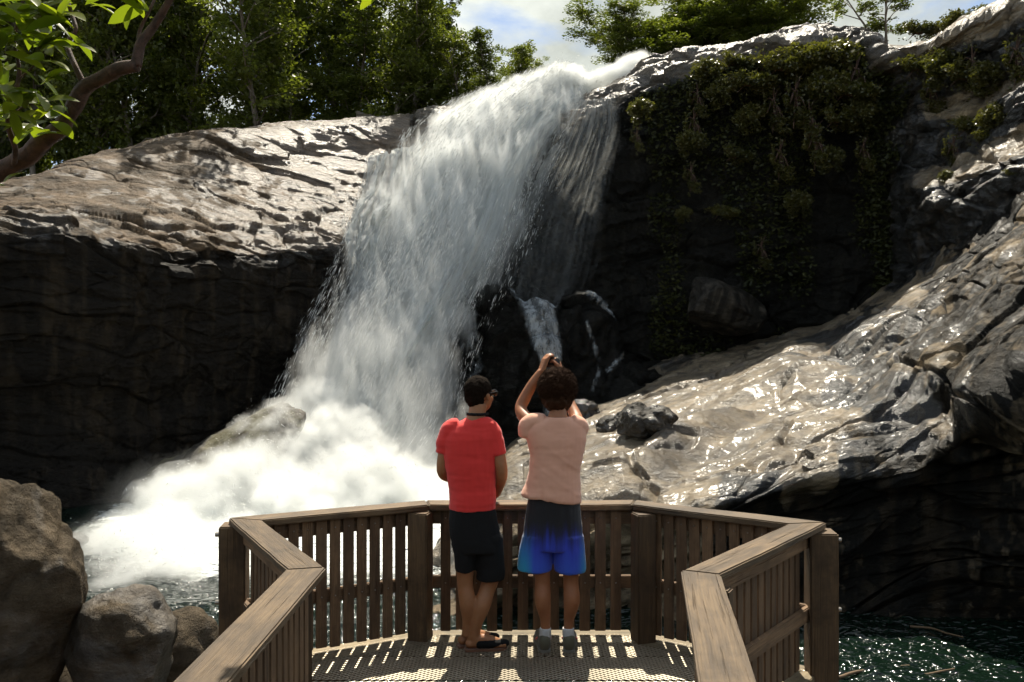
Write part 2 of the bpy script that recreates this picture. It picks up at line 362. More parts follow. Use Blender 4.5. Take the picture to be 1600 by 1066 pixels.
# river bed beyond the lip, far ridge carrying the forest, near bank, pool floor
def terrain(name, x0, x1, y0, y1, zf, n, mat, stain=.3):
    X, Y = np.meshgrid(np.linspace(x0, x1, n), np.linspace(y0, y1, n))
    Z = zf(X, Y); G = np.stack([X, Y, Z], -1)
    me = mesh_np(name, G.reshape(-1, 3), grid_faces(n, n)); vattr(me, 'stain', np.full(n * n, stain)); vattr(me, 'wet', np.full(n * n, .3))
    return tag(obj(name, me, mat), kind='structure')
m_, t, b = new_mat('forest_floor'); tcn = nn(t, 'ShaderNodeTexCoord').outputs['Object']
t.links.new(mixc(t, ramp(t, noise(t, tcn, .8, 8, .7), [(.4, 0), (.6, 1)]), (.020, .022, .010), (.05, .042, .022)), b.inputs['Base Color']); b.inputs['Roughness'].default_value = .9
bump(t, b, noise(t, tcn, 3, 8, .7), 1, .3); FLOOR = m_
def zridge(X, Y):
    p = np.stack([X, Y, 0 * X], -1)
    base = np.interp(X, [-60, -30, -14, -4, 0, 8, 20, 40, 70], [8, 8.5, 11, 13, 13.2, 15.5, 17, 21, 30])
    return base + np.clip((Y - 48) * .05, -3, 10) + fbm(p * .08, 3, 2) * 1.0 - smoothstep(47, 41, Y) * 6
terrain('ridge_ground', -75, 75, 43, 150, zridge, 160, FLOOR)
def zbank(X, Y):
    p = np.stack([X, Y, 0 * X], -1)
    side = smoothstep(-2.5, -9, X) * 1.6 * smoothstep(13, 5, Y)
    return -2.2 - smoothstep(5.0, 9.5, Y + .35 * X) * 3.5 + side + fbm(p * .5, 4, 6) * .35
terrain('near_bank', -40, 40, -3, 24, zbank, 220, ROCKL, .5)
def zblock_hill(X, Y): return -2.6 + smoothstep(-2.5, -34, Y) * 12 + fbm(np.stack([X, Y, 0 * X], -1) * .12, 3, 9) * 1.2
terrain('sky_block_hill', -60, 60, -45, -2.9, zblock_hill, 90, FLOOR)  # unseen hill added behind the camera to block sky light
m_, t, b = new_mat('pool_bed'); b.inputs['Base Color'].default_value = (.02, .03, .02, 1); b.inputs['Roughness'].default_value = .9; BED = m_
terrain('pool_bed', -60, 60, 5, 50, lambda X, Y: 0 * X - 5.5, 8, BED)
# pool water
m_, t, b = new_mat('pool_water'); tcn = nn(t, 'ShaderNodeTexCoord').outputs['Object']
b.inputs['Base Color'].default_value = (.012, .040, .026, 1); b.inputs['Roughness'].default_value = .07; b.inputs['IOR'].default_value = 1.33
foam = ramp(t, noise(t, mapping(t, tcn, (1, .6, 1)), .5, 8, .65, .4), [(.55, 0), (.68, 1)])
fa = nn(t, 'ShaderNodeAttribute'); fa.attribute_name = 'foam'
fm = math_(t, 'ADD', math_(t, 'MULTIPLY', foam, .0), fa.outputs['Fac'], True)
fn = ramp(t, math_(t, 'ADD', fa.outputs['Fac'], math_(t, 'MULTIPLY', math_(t, 'SUBTRACT', noise(t, tcn, 2.2, 8, .7), .5), .8)), [(.45, 0), (.7, 1)])
t.links.new(mixc(t, fn, (.004, .011, .0065), (.72, .75, .73)), b.inputs['Base Color'])
b.inputs['Specular IOR Level'].default_value = .9
t.links.new(ramp(t, fn, [(0, .09), (1, .7)]), b.inputs['Roughness'])
n1 = bump(t, None, noise(t, mapping(t, tcn, (1, 1.5, 1)), 4.5, 1.2, .5), 1.0, .17)
bump(t, b, noise(t, mapping(t, tcn, (1.0, 1.6, 1)), 13, 0, .5), 1.0, .030, n1); POOL = m_
gx = np.concatenate([np.linspace(-40, -14, 60), np.linspace(-13.8, 3.8, 200), np.linspace(3.85, 13, 240), np.linspace(13.5, 30, 30)]); gy = np.concatenate([np.linspace(6, 9, 20), np.linspace(9.05, 16, 200), np.linspace(16.1, 42, 170)])
X, Y = np.meshgrid(gx, gy)
p = np.stack([X, Y, 0 * X], -1)
Z = -3 + fbm(p * .9, 2, 3) * .07 + fbm(p * (2.4, 3.2, 1), 2, 4, .5) * .07
me = mesh_np('pool', np.stack([X, Y, Z], -1).reshape(-1, 3), grid_faces(len(gy), len(gx)))
d = np.hypot((X + 4.5) / 7, (Y - 27) / 9); vattr(me, 'foam', smoothstep(1.5, .7, d))
pool = tag(obj('pool_water', me, POOL), kind='structure')
# ------------------------------------------------------------------ the falls
def water_mat(name, seed, sx=26, sy=2.2, lo=.35, hi=.62, dens=1.0):
    m_ = bpy.data.materials.new(name); m_.use_nodes = True; t = m_.node_tree; t.nodes.clear()
    uv = nn(t, 'ShaderNodeUVMap').outputs[0]
    at = nn(t, 'ShaderNodeAttribute'); at.attribute_name = 'dens'
    n1 = noise(t, mapping(t, uv, (sx, sy, 1), loc=(seed, seed * .7, 0)), 1.0, 7, .62, .35)
    n2 = noise(t, mapping(t, uv, (sx * 4.2, sy * 5, 1), loc=(seed, 0, 3)), 1.0, 5, .7, .2)
    n3 = noise(t, mapping(t, uv, (5, 1.6, 1), loc=(seed * 2, 0, 3)), 1.0, 4, .55, .2)
    s = math_(t, 'ADD', math_(t, 'MULTIPLY', n1, .55), math_(t, 'ADD', math_(t, 'MULTIPLY', n2, .28), math_(t, 'MULTIPLY', n3, .30)))
    s = math_(t, 'ADD', s, math_(t, 'MULTIPLY', math_(t, 'SUBTRACT', at.outputs['Fac'], .5), 1.15))
    al = ramp(t, s, [(.42, 0), (.80, dens)])
    df = nn(t, 'ShaderNodeBsdfDiffuse'); df.inputs[0].default_value = (.86, .88, .87, 1)
    tr = nn(t, 'ShaderNodeBsdfTranslucent'); tr.inputs[0].default_value = (.86, .88, .86, 1)
    bn = bump(t, None, math_(t, 'ADD', n1, n3), .8, .5); t.links.new(bn, df.inputs['Normal'])
    mx = nn(t, 'ShaderNodeMixShader'); mx.inputs[0].default_value = .55
    t.links.new(df.outputs[0], mx.inputs[1]); t.links.new(tr.outputs[0], mx.inputs[2])
    tp = nn(t, 'ShaderNodeBsdfTransparent'); m2 = nn(t, 'ShaderNodeMixShader')
    t.links.new(al, m2.inputs[0]); t.links.new(tp.outputs[0], m2.inputs[1]); t.links.new(mx.outputs[0], m2.inputs[2])
    o = nn(t, 'ShaderNodeOutputMaterial'); t.links.new(m2.outputs[0], o.inputs[0])
    return m_
def sheet(name, rows, densf, mat, parent, nr=260, nc=160, bulge=.3, seed=0, dD=0):
    A = np.array([[P(l + (r - l) * k / 4, yl + (yr - yl) * k / 4, D + dD + (Dr - D) * k / 4) for k in range(5)] for (l, yl, r, yr, D, Dr) in rows])
    G = cr_axis(A, nr); G = cr_axis(G.transpose(1, 0, 2), nc).transpose(1, 0, 2)
    u = np.linspace(0, 1, nc)[None, :] * np.ones((nr, 1)); v = np.linspace(0, 1, nr)[:, None] * np.ones((1, nc))
    q = np.stack([u * 14, v * 5, 0 * u + seed], -1); q2 = np.stack([u * 40, v * 12, 0 * u + seed], -1)
    G[..., 1] -= (fbm(q, 4, seed) * 1.3 + fbm(q2, 3, seed + 3) * .45) * bulge
    G[..., 0] += fbm(q + 9, 3, seed + 7) * bulge * .5
    me = mesh_np(name, G.reshape(-1, 3), grid_faces(nr, nc))
    ul = me.uv_layers.new(name='UVMap'); li = np.empty(len(me.loops), dtype=np.int32); me.loops.foreach_get('vertex_index', li)
    uvs = np.stack([u.ravel(), v.ravel()], -1)[li]; ul.data.foreach_set('uv', uvs.astype(np.float32).ravel())
    vattr(me, 'dens', densf(u, v))
    return obj(name, me, mat, parent)
falls = empty('waterfall', P(700, 560, 38)); tag(falls, 'white waterfall plunging down the dark granite cliff behind the two people', 'waterfall', kind='structure')
falls_inv = Matrix.Translation(-falls.location)
def local(o): o.matrix_parent_inverse = falls.matrix_world.inverted() if False else Matrix.Translation(-falls.location); return o
main = [(858, 116, 925, 116, 47, 46), (790, 150, 950, 138, 44.5, 43.5), (725, 182, 970, 160, 42.6, 41.5), (668, 225, 968, 200, 40.2, 40), (618, 290, 950, 270, 37.8, 38.8), (572, 370, 935, 360, 35.8, 37.3),
        (540, 450, 885, 450, 33.8, 36), (505, 530, 830, 530, 32.2, 34.4), (470, 600, 800, 610, 30.8, 33), (420, 670, 780, 680, 29, 31.6), (340, 740, 740, 750, 27.3, 29.8), (280, 800, 710, 810, 26, 28.5)]
def dens_main(k):
    def f(u, v):
        e = smoothstep(0, .10 + .05 * k, u) * smoothstep(1.0, .80 - .10 * k, u)
        q = np.stack([u * 9, v * 3.0, 0 * u + k * 5], -1)
        right = smoothstep(.45, .85, u) * smoothstep(.08, .26, v) * .62
        return e * (.80 - .06 * k) - right * (.9) + fbm(q, 3, 31 + k) * .16 - .1 * smoothstep(.3, .55, v) * smoothstep(.5, .9, u)
    return f
for k in range(4):
    local(sheet('water_sheet', main, dens_main(k), water_mat('falling_water', 3.1 * k + 1, 11 + 3 * k, 2.2 + .6 * k), falls, seed=50 + k, dD=.9 - .7 * k, bulge=.75))
# thin veils to the right of the main fall, over the dark rock
veil = [(880, 160, 975, 150, 41, 41), (850, 210, 990, 190, 39.6, 39.8), (800, 290, 985, 270, 38.4, 39), (760, 360, 975, 350, 37.6, 38.3), (740, 430, 960, 430, 36.8, 37.6), (730, 500, 920, 500, 35.6, 36.6)]
local(sheet('water_veil', veil, lambda u, v: smoothstep(0, .2, u) * smoothstep(1, .75, u) * (.58 - .16 * v), water_mat('veil_water', 9, 34, 1.6, dens=.5), falls, seed=70, dD=-.6))
# small fall at the left shoulder
lf = [(560, 250, 660, 225, 37.5, 39.5), (545, 300, 640, 300, 35.6, 37.4), (535, 345, 610, 345, 33.5, 35.8), (528, 395, 590, 400, 32.0, 34.4), (520, 450, 570, 450, 32.4, 34)]
local(sheet('side_cascade', lf, lambda u, v: smoothstep(0, .3, u) * (.78 - .45 * smoothstep(.55, 1, v)), water_mat('side_water', 21, 16, 2.2, dens=.9), falls, seed=80, dD=-.6, bulge=.5))
# spray: droplets thrown off the water, real specks of water in the air
def specks(name, pts, size, mat, parent=None):
    n = len(pts); d = RNG.normal(size=(n, 3)); d /= np.linalg.norm(d, axis=1, keepdims=True)
    e = RNG.normal(size=(n, 3)); e -= d * (e * d).sum(1, keepdims=True); e /= np.linalg.norm(e, axis=1, keepdims=True); f = np.cross(d, e)
    s = (size * (0.5 + RNG.random(n) ** 2 * 1.3))[:, None] if np.ndim(size) == 0 else size[:, None]
    V = np.stack([pts + d * s, pts + e * s, pts + f * s, pts - (d + e + f) * s * .6], 1).reshape(-1, 3)
    b = np.arange(n)[:, None] * 4
    Fc = np.concatenate([b + np.array([[0, 1, 2]]), b + np.array([[0, 2, 3]]), b + np.array([[0, 3, 1]]), b + np.array([[1, 3, 2]])])
    return obj(name, mesh_np(name, V, Fc, False), mat, parent)
m_ = bpy.data.materials.new('spray_drops'); m_.use_nodes = True; t = m_.node_tree; t.nodes.clear()
df = nn(t, 'ShaderNodeBsdfDiffuse'); df.inputs[0].default_value = (.9, .9, .88, 1); tr = nn(t, 'ShaderNodeBsdfTranslucent'); tr.inputs[0].default_value = (.9, .9, .88, 1)
mx = nn(t, 'ShaderNodeMixShader'); mx.inputs[0].default_value = .5; t.links.new(df.outputs[0], mx.inputs[1]); t.links.new(tr.outputs[0], mx.inputs[2])
o_ = nn(t, 'ShaderNodeOutputMaterial'); t.links.new(mx.outputs[0], o_.inputs[0]); DROPS = m_
# spray cloud: lumps of dense fine spray, a real volume of water drops
def spray_volume(name, blobs, dens, nscale=.55, voxel=.3, label=None, thr=(.42, .62), stretch=1.0, rough=.7, fine=.25, aniso=.3):
    V, Fs = [], []
    for (px, py, D, r, rz) in blobs:
        c = P(px, py, D)
        bm = bmesh.new(); bmesh.ops.create_icosphere(bm, subdivisions=2, radius=1)
        b0 = len(V)
        for v_ in bm.verts: V.append(c + np.array(v_.co) * (r, r, rz))
        for f_ in bm.faces: Fs.append([b0 + v_.index for v_ in f_.verts])
        bm.free()
    me = remeshed(V, Fs, voxel, 5)
    co = get_co(me); no = get_no(me); q = co * (1, 1, stretch)
    co += no * (fbm(q * .6, 3, 5) * rough + fbm(q * 2.6, 3, 8) * fine + np.abs(fbm(q * 1.4, 3, 9)) * fine)[:, None]; set_co(me, co)
    m_ = bpy.data.materials.new(name); m_.use_nodes = True; t = m_.node_tree; t.nodes.clear()
    tcn = nn(t, 'ShaderNodeTexCoord').outputs['Object']
    n = noise(t, mapping(t, tcn, (1, 1, stretch)), nscale, 5, .65, .3)
    dn = math_(t, 'MULTIPLY', ramp(t, n, [(thr[0], 0), (thr[1], 1)]), dens)
    pv = nn(t, 'ShaderNodeVolumePrincipled'); pv.inputs['Color'].default_value = (.97, .98, .97, 1); pv.inputs['Anisotropy'].default_value = aniso
    t.links.new(dn, pv.inputs['Density'])
    o_ = nn(t, 'ShaderNodeOutputMaterial'); t.links.new(pv.outputs[0], o_.inputs['Volume'])
    o = obj(name, me, m_); tag(o, label, kind='stuff')
    return o
def fcurve(t, fac, pts):
    n = nn(t, 'ShaderNodeFloatCurve'); c = n.mapping.curves[0]
    while len(c.points) < len(pts): c.points.new(.5, .5)
    for p_, (x, y) in zip(c.points, pts): p_.location = (x, y); p_.handle_type = 'AUTO'
    n.mapping.update(); t.links.new(fac, n.inputs['Value']); return n.outputs[0]
def volume_out(t, dens, aniso=.3):
    pv = nn(t, 'ShaderNodeVolumePrincipled'); pv.inputs['Color'].default_value = (.99, 1, .99, 1); pv.inputs['Anisotropy'].default_value = aniso
    t.links.new(dens, pv.inputs['Density']); o_ = nn(t, 'ShaderNodeOutputMaterial'); t.links.new(pv.outputs[0], o_.inputs['Volume'])
def blob_cloud(name, blobs, dens, label, gain=3.2, nk=2.2, off=-.05, ns=.8, stretch=1.0, grow=1.25, voxel=.35, aniso=.3):
    """spray whose density fades out from the heart of every burst and is torn by turbulence"""
    V, Fs = [], []; m_ = bpy.data.materials.new(name); m_.use_nodes = True; t = m_.node_tree; t.nodes.clear()
    co = nn(t, 'ShaderNodeTexCoord').outputs['Object']; cur = None
    for (px, py, D, r, rz) in blobs:
        c = P(px, py, D); bm = bmesh.new(); bmesh.ops.create_icosphere(bm, subdivisions=2, radius=1); b0 = len(V)
        for v_ in bm.verts: V.append(c + np.array(v_.co) * (r, r, rz) * grow * 1.05)
        for f_ in bm.faces: Fs.append([b0 + v_.index for v_ in f_.verts])
        bm.free()
        a = nn(t, 'ShaderNodeVectorMath'); a.operation = 'SUBTRACT'; t.links.new(co, a.inputs[0]); a.inputs[1].default_value = tuple(c)
        d = nn(t, 'ShaderNodeVectorMath'); d.operation = 'DIVIDE'; t.links.new(a.outputs[0], d.inputs[0]); d.inputs[1].default_value = (r * grow, r * grow, rz * grow)
        l = nn(t, 'ShaderNodeVectorMath'); l.operation = 'LENGTH'; t.links.new(d.outputs[0], l.inputs[0])
        cur = l.outputs['Value'] if cur is None else math_(t, 'MINIMUM', cur, l.outputs['Value'])
    f_ = math_(t, 'SUBTRACT', 1.0, cur)
    n = noise(t, mapping(t, co, (1, 1, stretch)), ns, 7, .66, .3)
    s_ = math_(t, 'ADD', math_(t, 'MULTIPLY', f_, gain), math_(t, 'MULTIPLY', math_(t, 'SUBTRACT', n, .5), nk))
    s_ = math_(t, 'ADD', s_, off, True); s_ = math_(t, 'MULTIPLY', math_(t, 'MULTIPLY', s_, s_), dens); volume_out(t, s_, aniso)
    me = remeshed(V, Fs, voxel, 2); o = obj(name, me, m_); tag(o, label, kind='stuff'); return o
CLOUD = [(520, 700, 28, 1.7, 1.4), (470, 722, 27, 1.6, 1.3), (400, 765, 25, 1.7, 1.4), (340, 815, 23.5, 1.8, 1.4), (280, 865, 22, 1.7, 1.4), (230, 905, 20, 1.8, 1.5), (240, 950, 18, 1.6, 1.2), (300, 985, 17, 1.3, .8), (200, 965, 17, 1.1, .6), (290, 790, 24.6, 1.5, 1.1), (190, 930, 18.5, 1.2, .9), (440, 700, 27.5, 1.6, 1.4), (350, 895, 22, 2.1, 1.7),
    (450, 835, 24, 2.3, 2.0), (560, 790, 26, 2.4, 2.0), (660, 800, 26.5, 2.0, 1.3), (290, 950, 19, 1.7, 1.2), (500, 655, 29.5, 1.3, 1.5)]
blob_cloud('spray_cloud', CLOUD, 3.2, 'billowing white spray cloud at the foot of the falls', nk=4.2, gain=2.9, off=-.1, ns=1.0)
RISE = [(535, 630, 30.2, 1.6, 2.0), (575, 590, 31.2, 1.7, 2.4), (610, 690, 30, 2.2, 2.4), (670, 730, 29.5, 2.0, 2.0), (500, 680, 28.8, 1.5, 1.5), (640, 620, 31.5, 1.8, 2.2), (440, 720, 27, 1.5, 1.2)]
blob_cloud('rising_spray', RISE, .9, 'soft spray rising where the main fall breaks up', gain=1.7, nk=4.5, off=-.15, ns=1.1, stretch=.35, grow=1.4)
low = [(170, 915, 18.8, 2.0, .7), (250, 930, 18.2, 2.4, 1.0), (200, 870, 21.5, 2.2, 1.0), (300, 800, 24.5, 2.4, 1.6), (250, 950, 17.4, 2.0, .8), (330, 960, 16.6, 1.8, .8)]
blob_cloud('drifting_mist', low, .22, 'thin mist drifting over the pool and beside the falls', gain=1.6, nk=1.4, off=.05, ns=.45)
body = []
for i in range(len(main) - 1):
    for f_ in (0, .5):
        a_, b_ = np.array(main[i]), np.array(main[i + 1]); r_ = a_ * (1 - f_) + b_ * f_; vv = (i + f_) / (len(main) - 1)
        wr = float(np.interp(vv, [0, .15, .3, .5, .75, 1], [.85, .78, .60, .58, .68, .85]))
        n_ = 4
        for k in range(n_):
            tt = .13 + (wr - .13) * k / (n_ - 1); x = r_[0] + (r_[2] - r_[0]) * tt; y = r_[1] + (r_[3] - r_[1]) * tt; D = r_[4] + (r_[5] - r_[4]) * tt
            wd = (r_[2] - r_[0]) / F * D * (wr - .1) / n_
            body.append((x, y + 6, D - .5, max(.55, wd * .85) * (1 + .25 * math.sin(i * 2.3 + k * 4.1)), max(1.1, wd * 1.3)))
# falling body: follows the fall's own centre line and width, torn into long streaks
rows_w = []
for r_ in main:
    p0, p1 = P(r_[0], r_[1], r_[4]), P(r_[2], r_[3], r_[5]); vv = (len(rows_w)) / (len(main) - 1); wr = float(np.interp(vv, [0, .15, .3, .5, .75, 1], [.9, .80, .66, .66, .72, .85]))
    q1 = p0 + (p1 - p0) * wr; rows_w.append(((p0[2] + q1[2]) / 2, (p0[0] + q1[0]) / 2 - .15, (q1[0] - p0[0]) / 2 * 1.12 + .15, (p0[1] + q1[1]) / 2 - .5, (q1[1] - p0[1]) / (q1[0] - p0[0] + 1e-6)))
rows_w.sort(); zmin, zmax = rows_w[0][0], rows_w[-1][0]
m_ = bpy.data.materials.new('falling_spray'); m_.use_nodes = True; t = m_.node_tree; t.nodes.clear()
co = nn(t, 'ShaderNodeTexCoord').outputs['Object']; sx = nn(t, 'ShaderNodeSeparateXYZ'); t.links.new(co, sx.inputs[0])
zt = math_(t, 'DIVIDE', math_(t, 'SUBTRACT', sx.outputs[2], zmin), zmax - zmin, True)
N_ = [(w_[0] - zmin) / (zmax - zmin) for w_ in rows_w]
xc = math_(t, 'ADD', math_(t, 'MULTIPLY', fcurve(t, zt, [(a_, (w_[1] + 15) / 20) for a_, w_ in zip(N_, rows_w)]), 20), -15)
hw = math_(t, 'MULTIPLY', fcurve(t, zt, [(a_, w_[2] / 10) for a_, w_ in zip(N_, rows_w)]), 10)
yc = math_(t, 'ADD', math_(t, 'MULTIPLY', fcurve(t, zt, [(a_, (w_[3] - 20) / 30) for a_, w_ in zip(N_, rows_w)]), 30), 20)
dx = math_(t, 'SUBTRACT', sx.outputs[0], xc); u_ = math_(t, 'DIVIDE', dx, hw)
v_ = math_(t, 'DIVIDE', math_(t, 'SUBTRACT', math_(t, 'SUBTRACT', sx.outputs[1], yc), math_(t, 'MULTIPLY', dx, .25)), 1.7)
cr_ = math_(t, 'SQRT', math_(t, 'ADD', math_(t, 'MULTIPLY', u_, u_), math_(t, 'MULTIPLY', v_, v_)))
n1 = noise(t, mapping(t, co, (1, 1, .11)), 2.2, 7, .68, .25); n2 = noise(t, mapping(t, co, (1, 1, .5)), .42, 4, .6, .3)
s_ = math_(t, 'ADD', math_(t, 'MULTIPLY', math_(t, 'SUBTRACT', 1.0, cr_), 1.7), math_(t, 'MULTIPLY', math_(t, 'SUBTRACT', n1, .5), 4.2))
s_ = math_(t, 'ADD', s_, math_(t, 'MULTIPLY', math_(t, 'SUBTRACT', n2, .5), 1.8)); s_ = math_(t, 'ADD', s_, -.22, True)
volume_out(t, math_(t, 'MULTIPLY', s_, fcurve(t, zt, [(0, .9), (.3, .55), (.6, .7), (.8, 1.0), (1, 1.0)])) if False else math_(t, 'MULTIPLY', math_(t, 'MULTIPLY', s_, s_), math_(t, 'ADD', math_(t, 'MULTIPLY', math_(t, 'POWER', zt, 2.0), 5.0), 3.6)))
V, Fs = [], []; rg = []
for (z_, x_, h_, y_, sl) in rows_w:
    ring = []
    for j in range(16):
        a_ = 2 * math.pi * j / 16; dxx = math.cos(a_) * h_ * 1.12; ring.append((x_ + dxx, y_ + math.sin(a_) * 1.9 + dxx * .25, z_))
    rg.append(ring)
V = [p_ for ring in rg for p_ in ring]
Fs = [(k * 16 + j, k * 16 + (j + 1) % 16, (k + 1) * 16 + (j + 1) % 16, (k + 1) * 16 + j) for k in range(len(rg) - 1) for j in range(16)] + [tuple(range(16))[::-1], tuple(range((len(rg) - 1) * 16, len(rg) * 16))]
me = bpy.data.meshes.new('falling_spray'); me.from_pydata(V, [], Fs); me.update()
tag(obj('falling_spray', me, m_), 'dense white spray falling down the main drop', kind='stuff')
plume = [(925, 128, 44.2, .8, .5), (945, 122, 44.3, .8, .5), (905, 132, 44, .9, .6), (985, 104, 44, .9, .6), (1000, 98, 44.5, .7, .6), (965, 116, 43.5, .9, .5), (850, 140, 43.8, 1.4, .9), (880, 128, 44, 1.2, .9), (820, 152, 43.4, 1.4, 1.0), (785, 168, 42.8, 1.4, 1.0), (750, 184, 42, 1.3, 1.0), (710, 200, 41.2, 1.2, .9)]
blob_cloud('lip_spray', plume, 3.5, 'white water leaping up at the lip of the falls', ns=1.6, voxel=.2, gain=2.6)
# loose drops and streaks of water
def streaks(name, pts, dirs, length, width, mat):
    n = len(pts); d = dirs / np.linalg.norm(dirs, axis=1, keepdims=True); e = RNG.normal(size=(n, 3)); e -= d * (e * d).sum(1, keepdims=True); e /= np.linalg.norm(e, axis=1, keepdims=True); f = np.cross(d, e)
    L = length[:, None]; W = width[:, None]
    V = np.stack([pts - d * L * .5, pts + e * W, pts + f * W - d * L * .1, pts + d * L * .5, pts - (e + f) * W], 1).reshape(-1, 3); b = np.arange(n)[:, None] * 5
    Fc = np.concatenate([b + np.array([q]) for q in ((0, 1, 2), (0, 2, 4), (0, 4, 1), (3, 2, 1), (3, 4, 2), (3, 1, 4))])
    return obj(name, mesh_np(name, V, Fc, False), mat)
def jitter_pts(lst, n, mu, spread):
    A = np.array([(*P(q[0], q[1], q[2]), q[3], q[4]) for q in lst]); w = A[:, 3] ** 2; i = RNG.choice(len(A), size=n, p=w / w.sum()); d = RNG.normal(size=(n, 3)); d /= np.linalg.norm(d, axis=1, keepdims=True)
    k = (mu + np.abs(RNG.normal(size=n)) * spread)[:, None]; return A[i, :3] + d * k * A[i][:, [3, 3, 4]]
pts = np.concatenate([jitter_pts(CLOUD, 45000, .70, .24), jitter_pts(plume, 12000, .5, .5)])
pts = pts[pts[:, 2] > -2.98]
tag(streaks('loose_drops', pts, RNG.normal(size=(len(pts), 3)) + (-.6, -.3, .6), .02 + RNG.random(len(pts)) ** 3 * .14, .005 + RNG.random(len(pts)) ** 2 * .012, DROPS), 'fine white drops flying off the falls', kind='stuff')
RW = np.array(rows_w); n = 42000; zt_ = RNG.random(n) ** .9; zz_ = zmin + (zmax - zmin) * zt_
xi, hi, yi = (np.interp(zz_, RW[:, 0], RW[:, k]) for k in (1, 2, 3)); uu = RNG.normal(size=n) * .52 - .05; clump = vnoise(np.stack([uu * 7, zz_ * .35, 0 * uu], -1), 3) + RNG.normal(size=n) * .35
ok = (clump > -.05) & (np.abs(uu) < 1.02 + .1 * RNG.random(n)); px_ = xi + uu * hi; py_ = yi + (px_ - xi) * .25 - 1.7 * np.sqrt(np.clip(1 - uu ** 2, 0, 1)) * RNG.uniform(.1, 1.15, n)
pts = np.stack([px_, py_, zz_], -1)[ok]; slope = (np.interp(zz_ - .5, RW[:, 0], RW[:, 1]) - xi)[ok]
dr = np.stack([slope * 2 + RNG.normal(size=len(pts)) * .10, -.5 + 0 * slope, -1 + 0 * slope], -1)
tag(streaks('water_strands', pts, dr, .06 + RNG.random(len(pts)) ** 2 * .55, .005 + RNG.random(len(pts)) ** 2 * .013, DROPS), 'white strands and drops streaking down the main fall', kind='stuff')
BULGE = rock_mat('wet_bulge_rock', light=(.040, .034, .026), dark=(.016, .014, .011), rough=(.45, .6), fine=.8)
BULGE.node_tree.nodes['Principled BSDF'].inputs['Specular IOR Level'].default_value = .2
for l_ in list(BULGE.node_tree.links):
    if l_.to_socket.name == 'Specular IOR Level': BULGE.node_tree.links.remove(l_)
V, Fs = [], []
def bl(px, py, D, r, V, Fs):
    bm = bmesh.new(); bmesh.ops.create_icosphere(bm, subdivisions=4, radius=1); b0 = len(V); c = P(px, py, D)
    for v_ in bm.verts: V.append(c + np.array(v_.co) * r)
    for f_ in bm.faces: Fs.append([b0 + v_.index for v_ in f_.verts])
    bm.free()
for q in ((775, 610, 35.6, (2.0, 1.7, 4.6)), (905, 605, 36.2, (2.0, 1.6, 4.0)), (836, 640, 35.4, (1.9, 1.6, 4.7)), (800, 650, 35.2, (1.8, 1.5, 4.2)), (975, 630, 35.2, (1.8, 1.5, 1.7)), (720, 680, 34, (1.8, 1.5, 2.6))): bl(*q, V, Fs)
me = remeshed(V, Fs, .12, 6); cb = get_co(me); nb_ = get_no(me)
h1, e1 = facets(cb * (.5, .5, .35) + fbm(cb * .5, 2, 3)[:, None], 12)
cb = cb + nb_ * (fbm(cb * .6, 4, 5) * .35 + h1 * .45 + ridged(cb * 1.6, 5, 8) * .16 - smoothstep(.12, 0, e1) * .15)[:, None]; set_co(me, cb)
vattr(me, 'stain', np.full(len(cb), 1.0)); vattr(me, 'wet', np.full(len(cb), .9))
tag(obj('rock_bulge', me, BULGE), kind='structure')
fm = me.copy(); nb_ = get_no(fm); set_co(fm, cb + nb_ * .05)
pxs = 800 + F * cb[:, 0] / cb[:, 1]; pys = 533 + F * (CZ - cb[:, 2]) / cb[:, 1]
paths = [([(762, 432), (795, 436), (822, 470), (842, 530), (862, 590), (862, 660), (840, 740)], 13, .9), ([(800, 436), (835, 450), (858, 500), (868, 560), (870, 600)], 12, .8), ([(850, 505), (868, 470), (882, 446), (900, 440), (922, 456), (945, 480)], 7, .8),
         ([(945, 480), (972, 505), (986, 530), (975, 552), (950, 580)], 5, .7), ([(918, 505), (928, 540), (936, 575), (925, 610)], 5, .6), ([(745, 440), (738, 500), (745, 600), (735, 700)], 14, .55), ([(800, 560), (806, 640), (790, 720)], 10, .4)]
dn = np.zeros(len(cb))
for pl, w_, st_ in paths:
    pl = cr_axis(np.array(pl, float), 40); d_ = np.sqrt(((np.stack([pxs, pys], -1)[:, None] - pl[None]) ** 2).sum(-1)).min(1); dn = np.maximum(dn, st_ * smoothstep(w_ * 1.7, w_ * .3, d_))
vattr(fm, 'dens', dn)
WM = bpy.data.materials.new('running_water'); WM.use_nodes = True; t = WM.node_tree; t.nodes.clear()
tcn = nn(t, 'ShaderNodeTexCoord').outputs['Object']; at = nn(t, 'ShaderNodeAttribute'); at.attribute_name = 'dens'
nz = noise(t, mapping(t, tcn, (1, 1, .28)), 5, 7, .7, .5); al = ramp(t, math_(t, 'ADD', math_(t, 'MULTIPLY', at.outputs['Fac'], .75), math_(t, 'MULTIPLY', math_(t, 'SUBTRACT', nz, .5), 1.1)), [(.34, 0), (.85, .7)])
al = math_(t, 'MULTIPLY', al, ramp(t, at.outputs['Fac'], [(.02, 0), (.25, 1)]))
df = nn(t, 'ShaderNodeBsdfDiffuse'); df.inputs[0].default_value = (.62, .66, .68, 1); tp = nn(t, 'ShaderNodeBsdfTransparent'); m2 = nn(t, 'ShaderNodeMixShader')
t.links.new(al, m2.inputs[0]); t.links.new(tp.outputs[0], m2.inputs[1]); t.links.new(df.outputs[0], m2.inputs[2]); o_ = nn(t, 'ShaderNodeOutputMaterial'); t.links.new(m2.outputs[0], o_.inputs[0])
fm.materials.clear(); local(obj('trickle', fm, WM, falls))
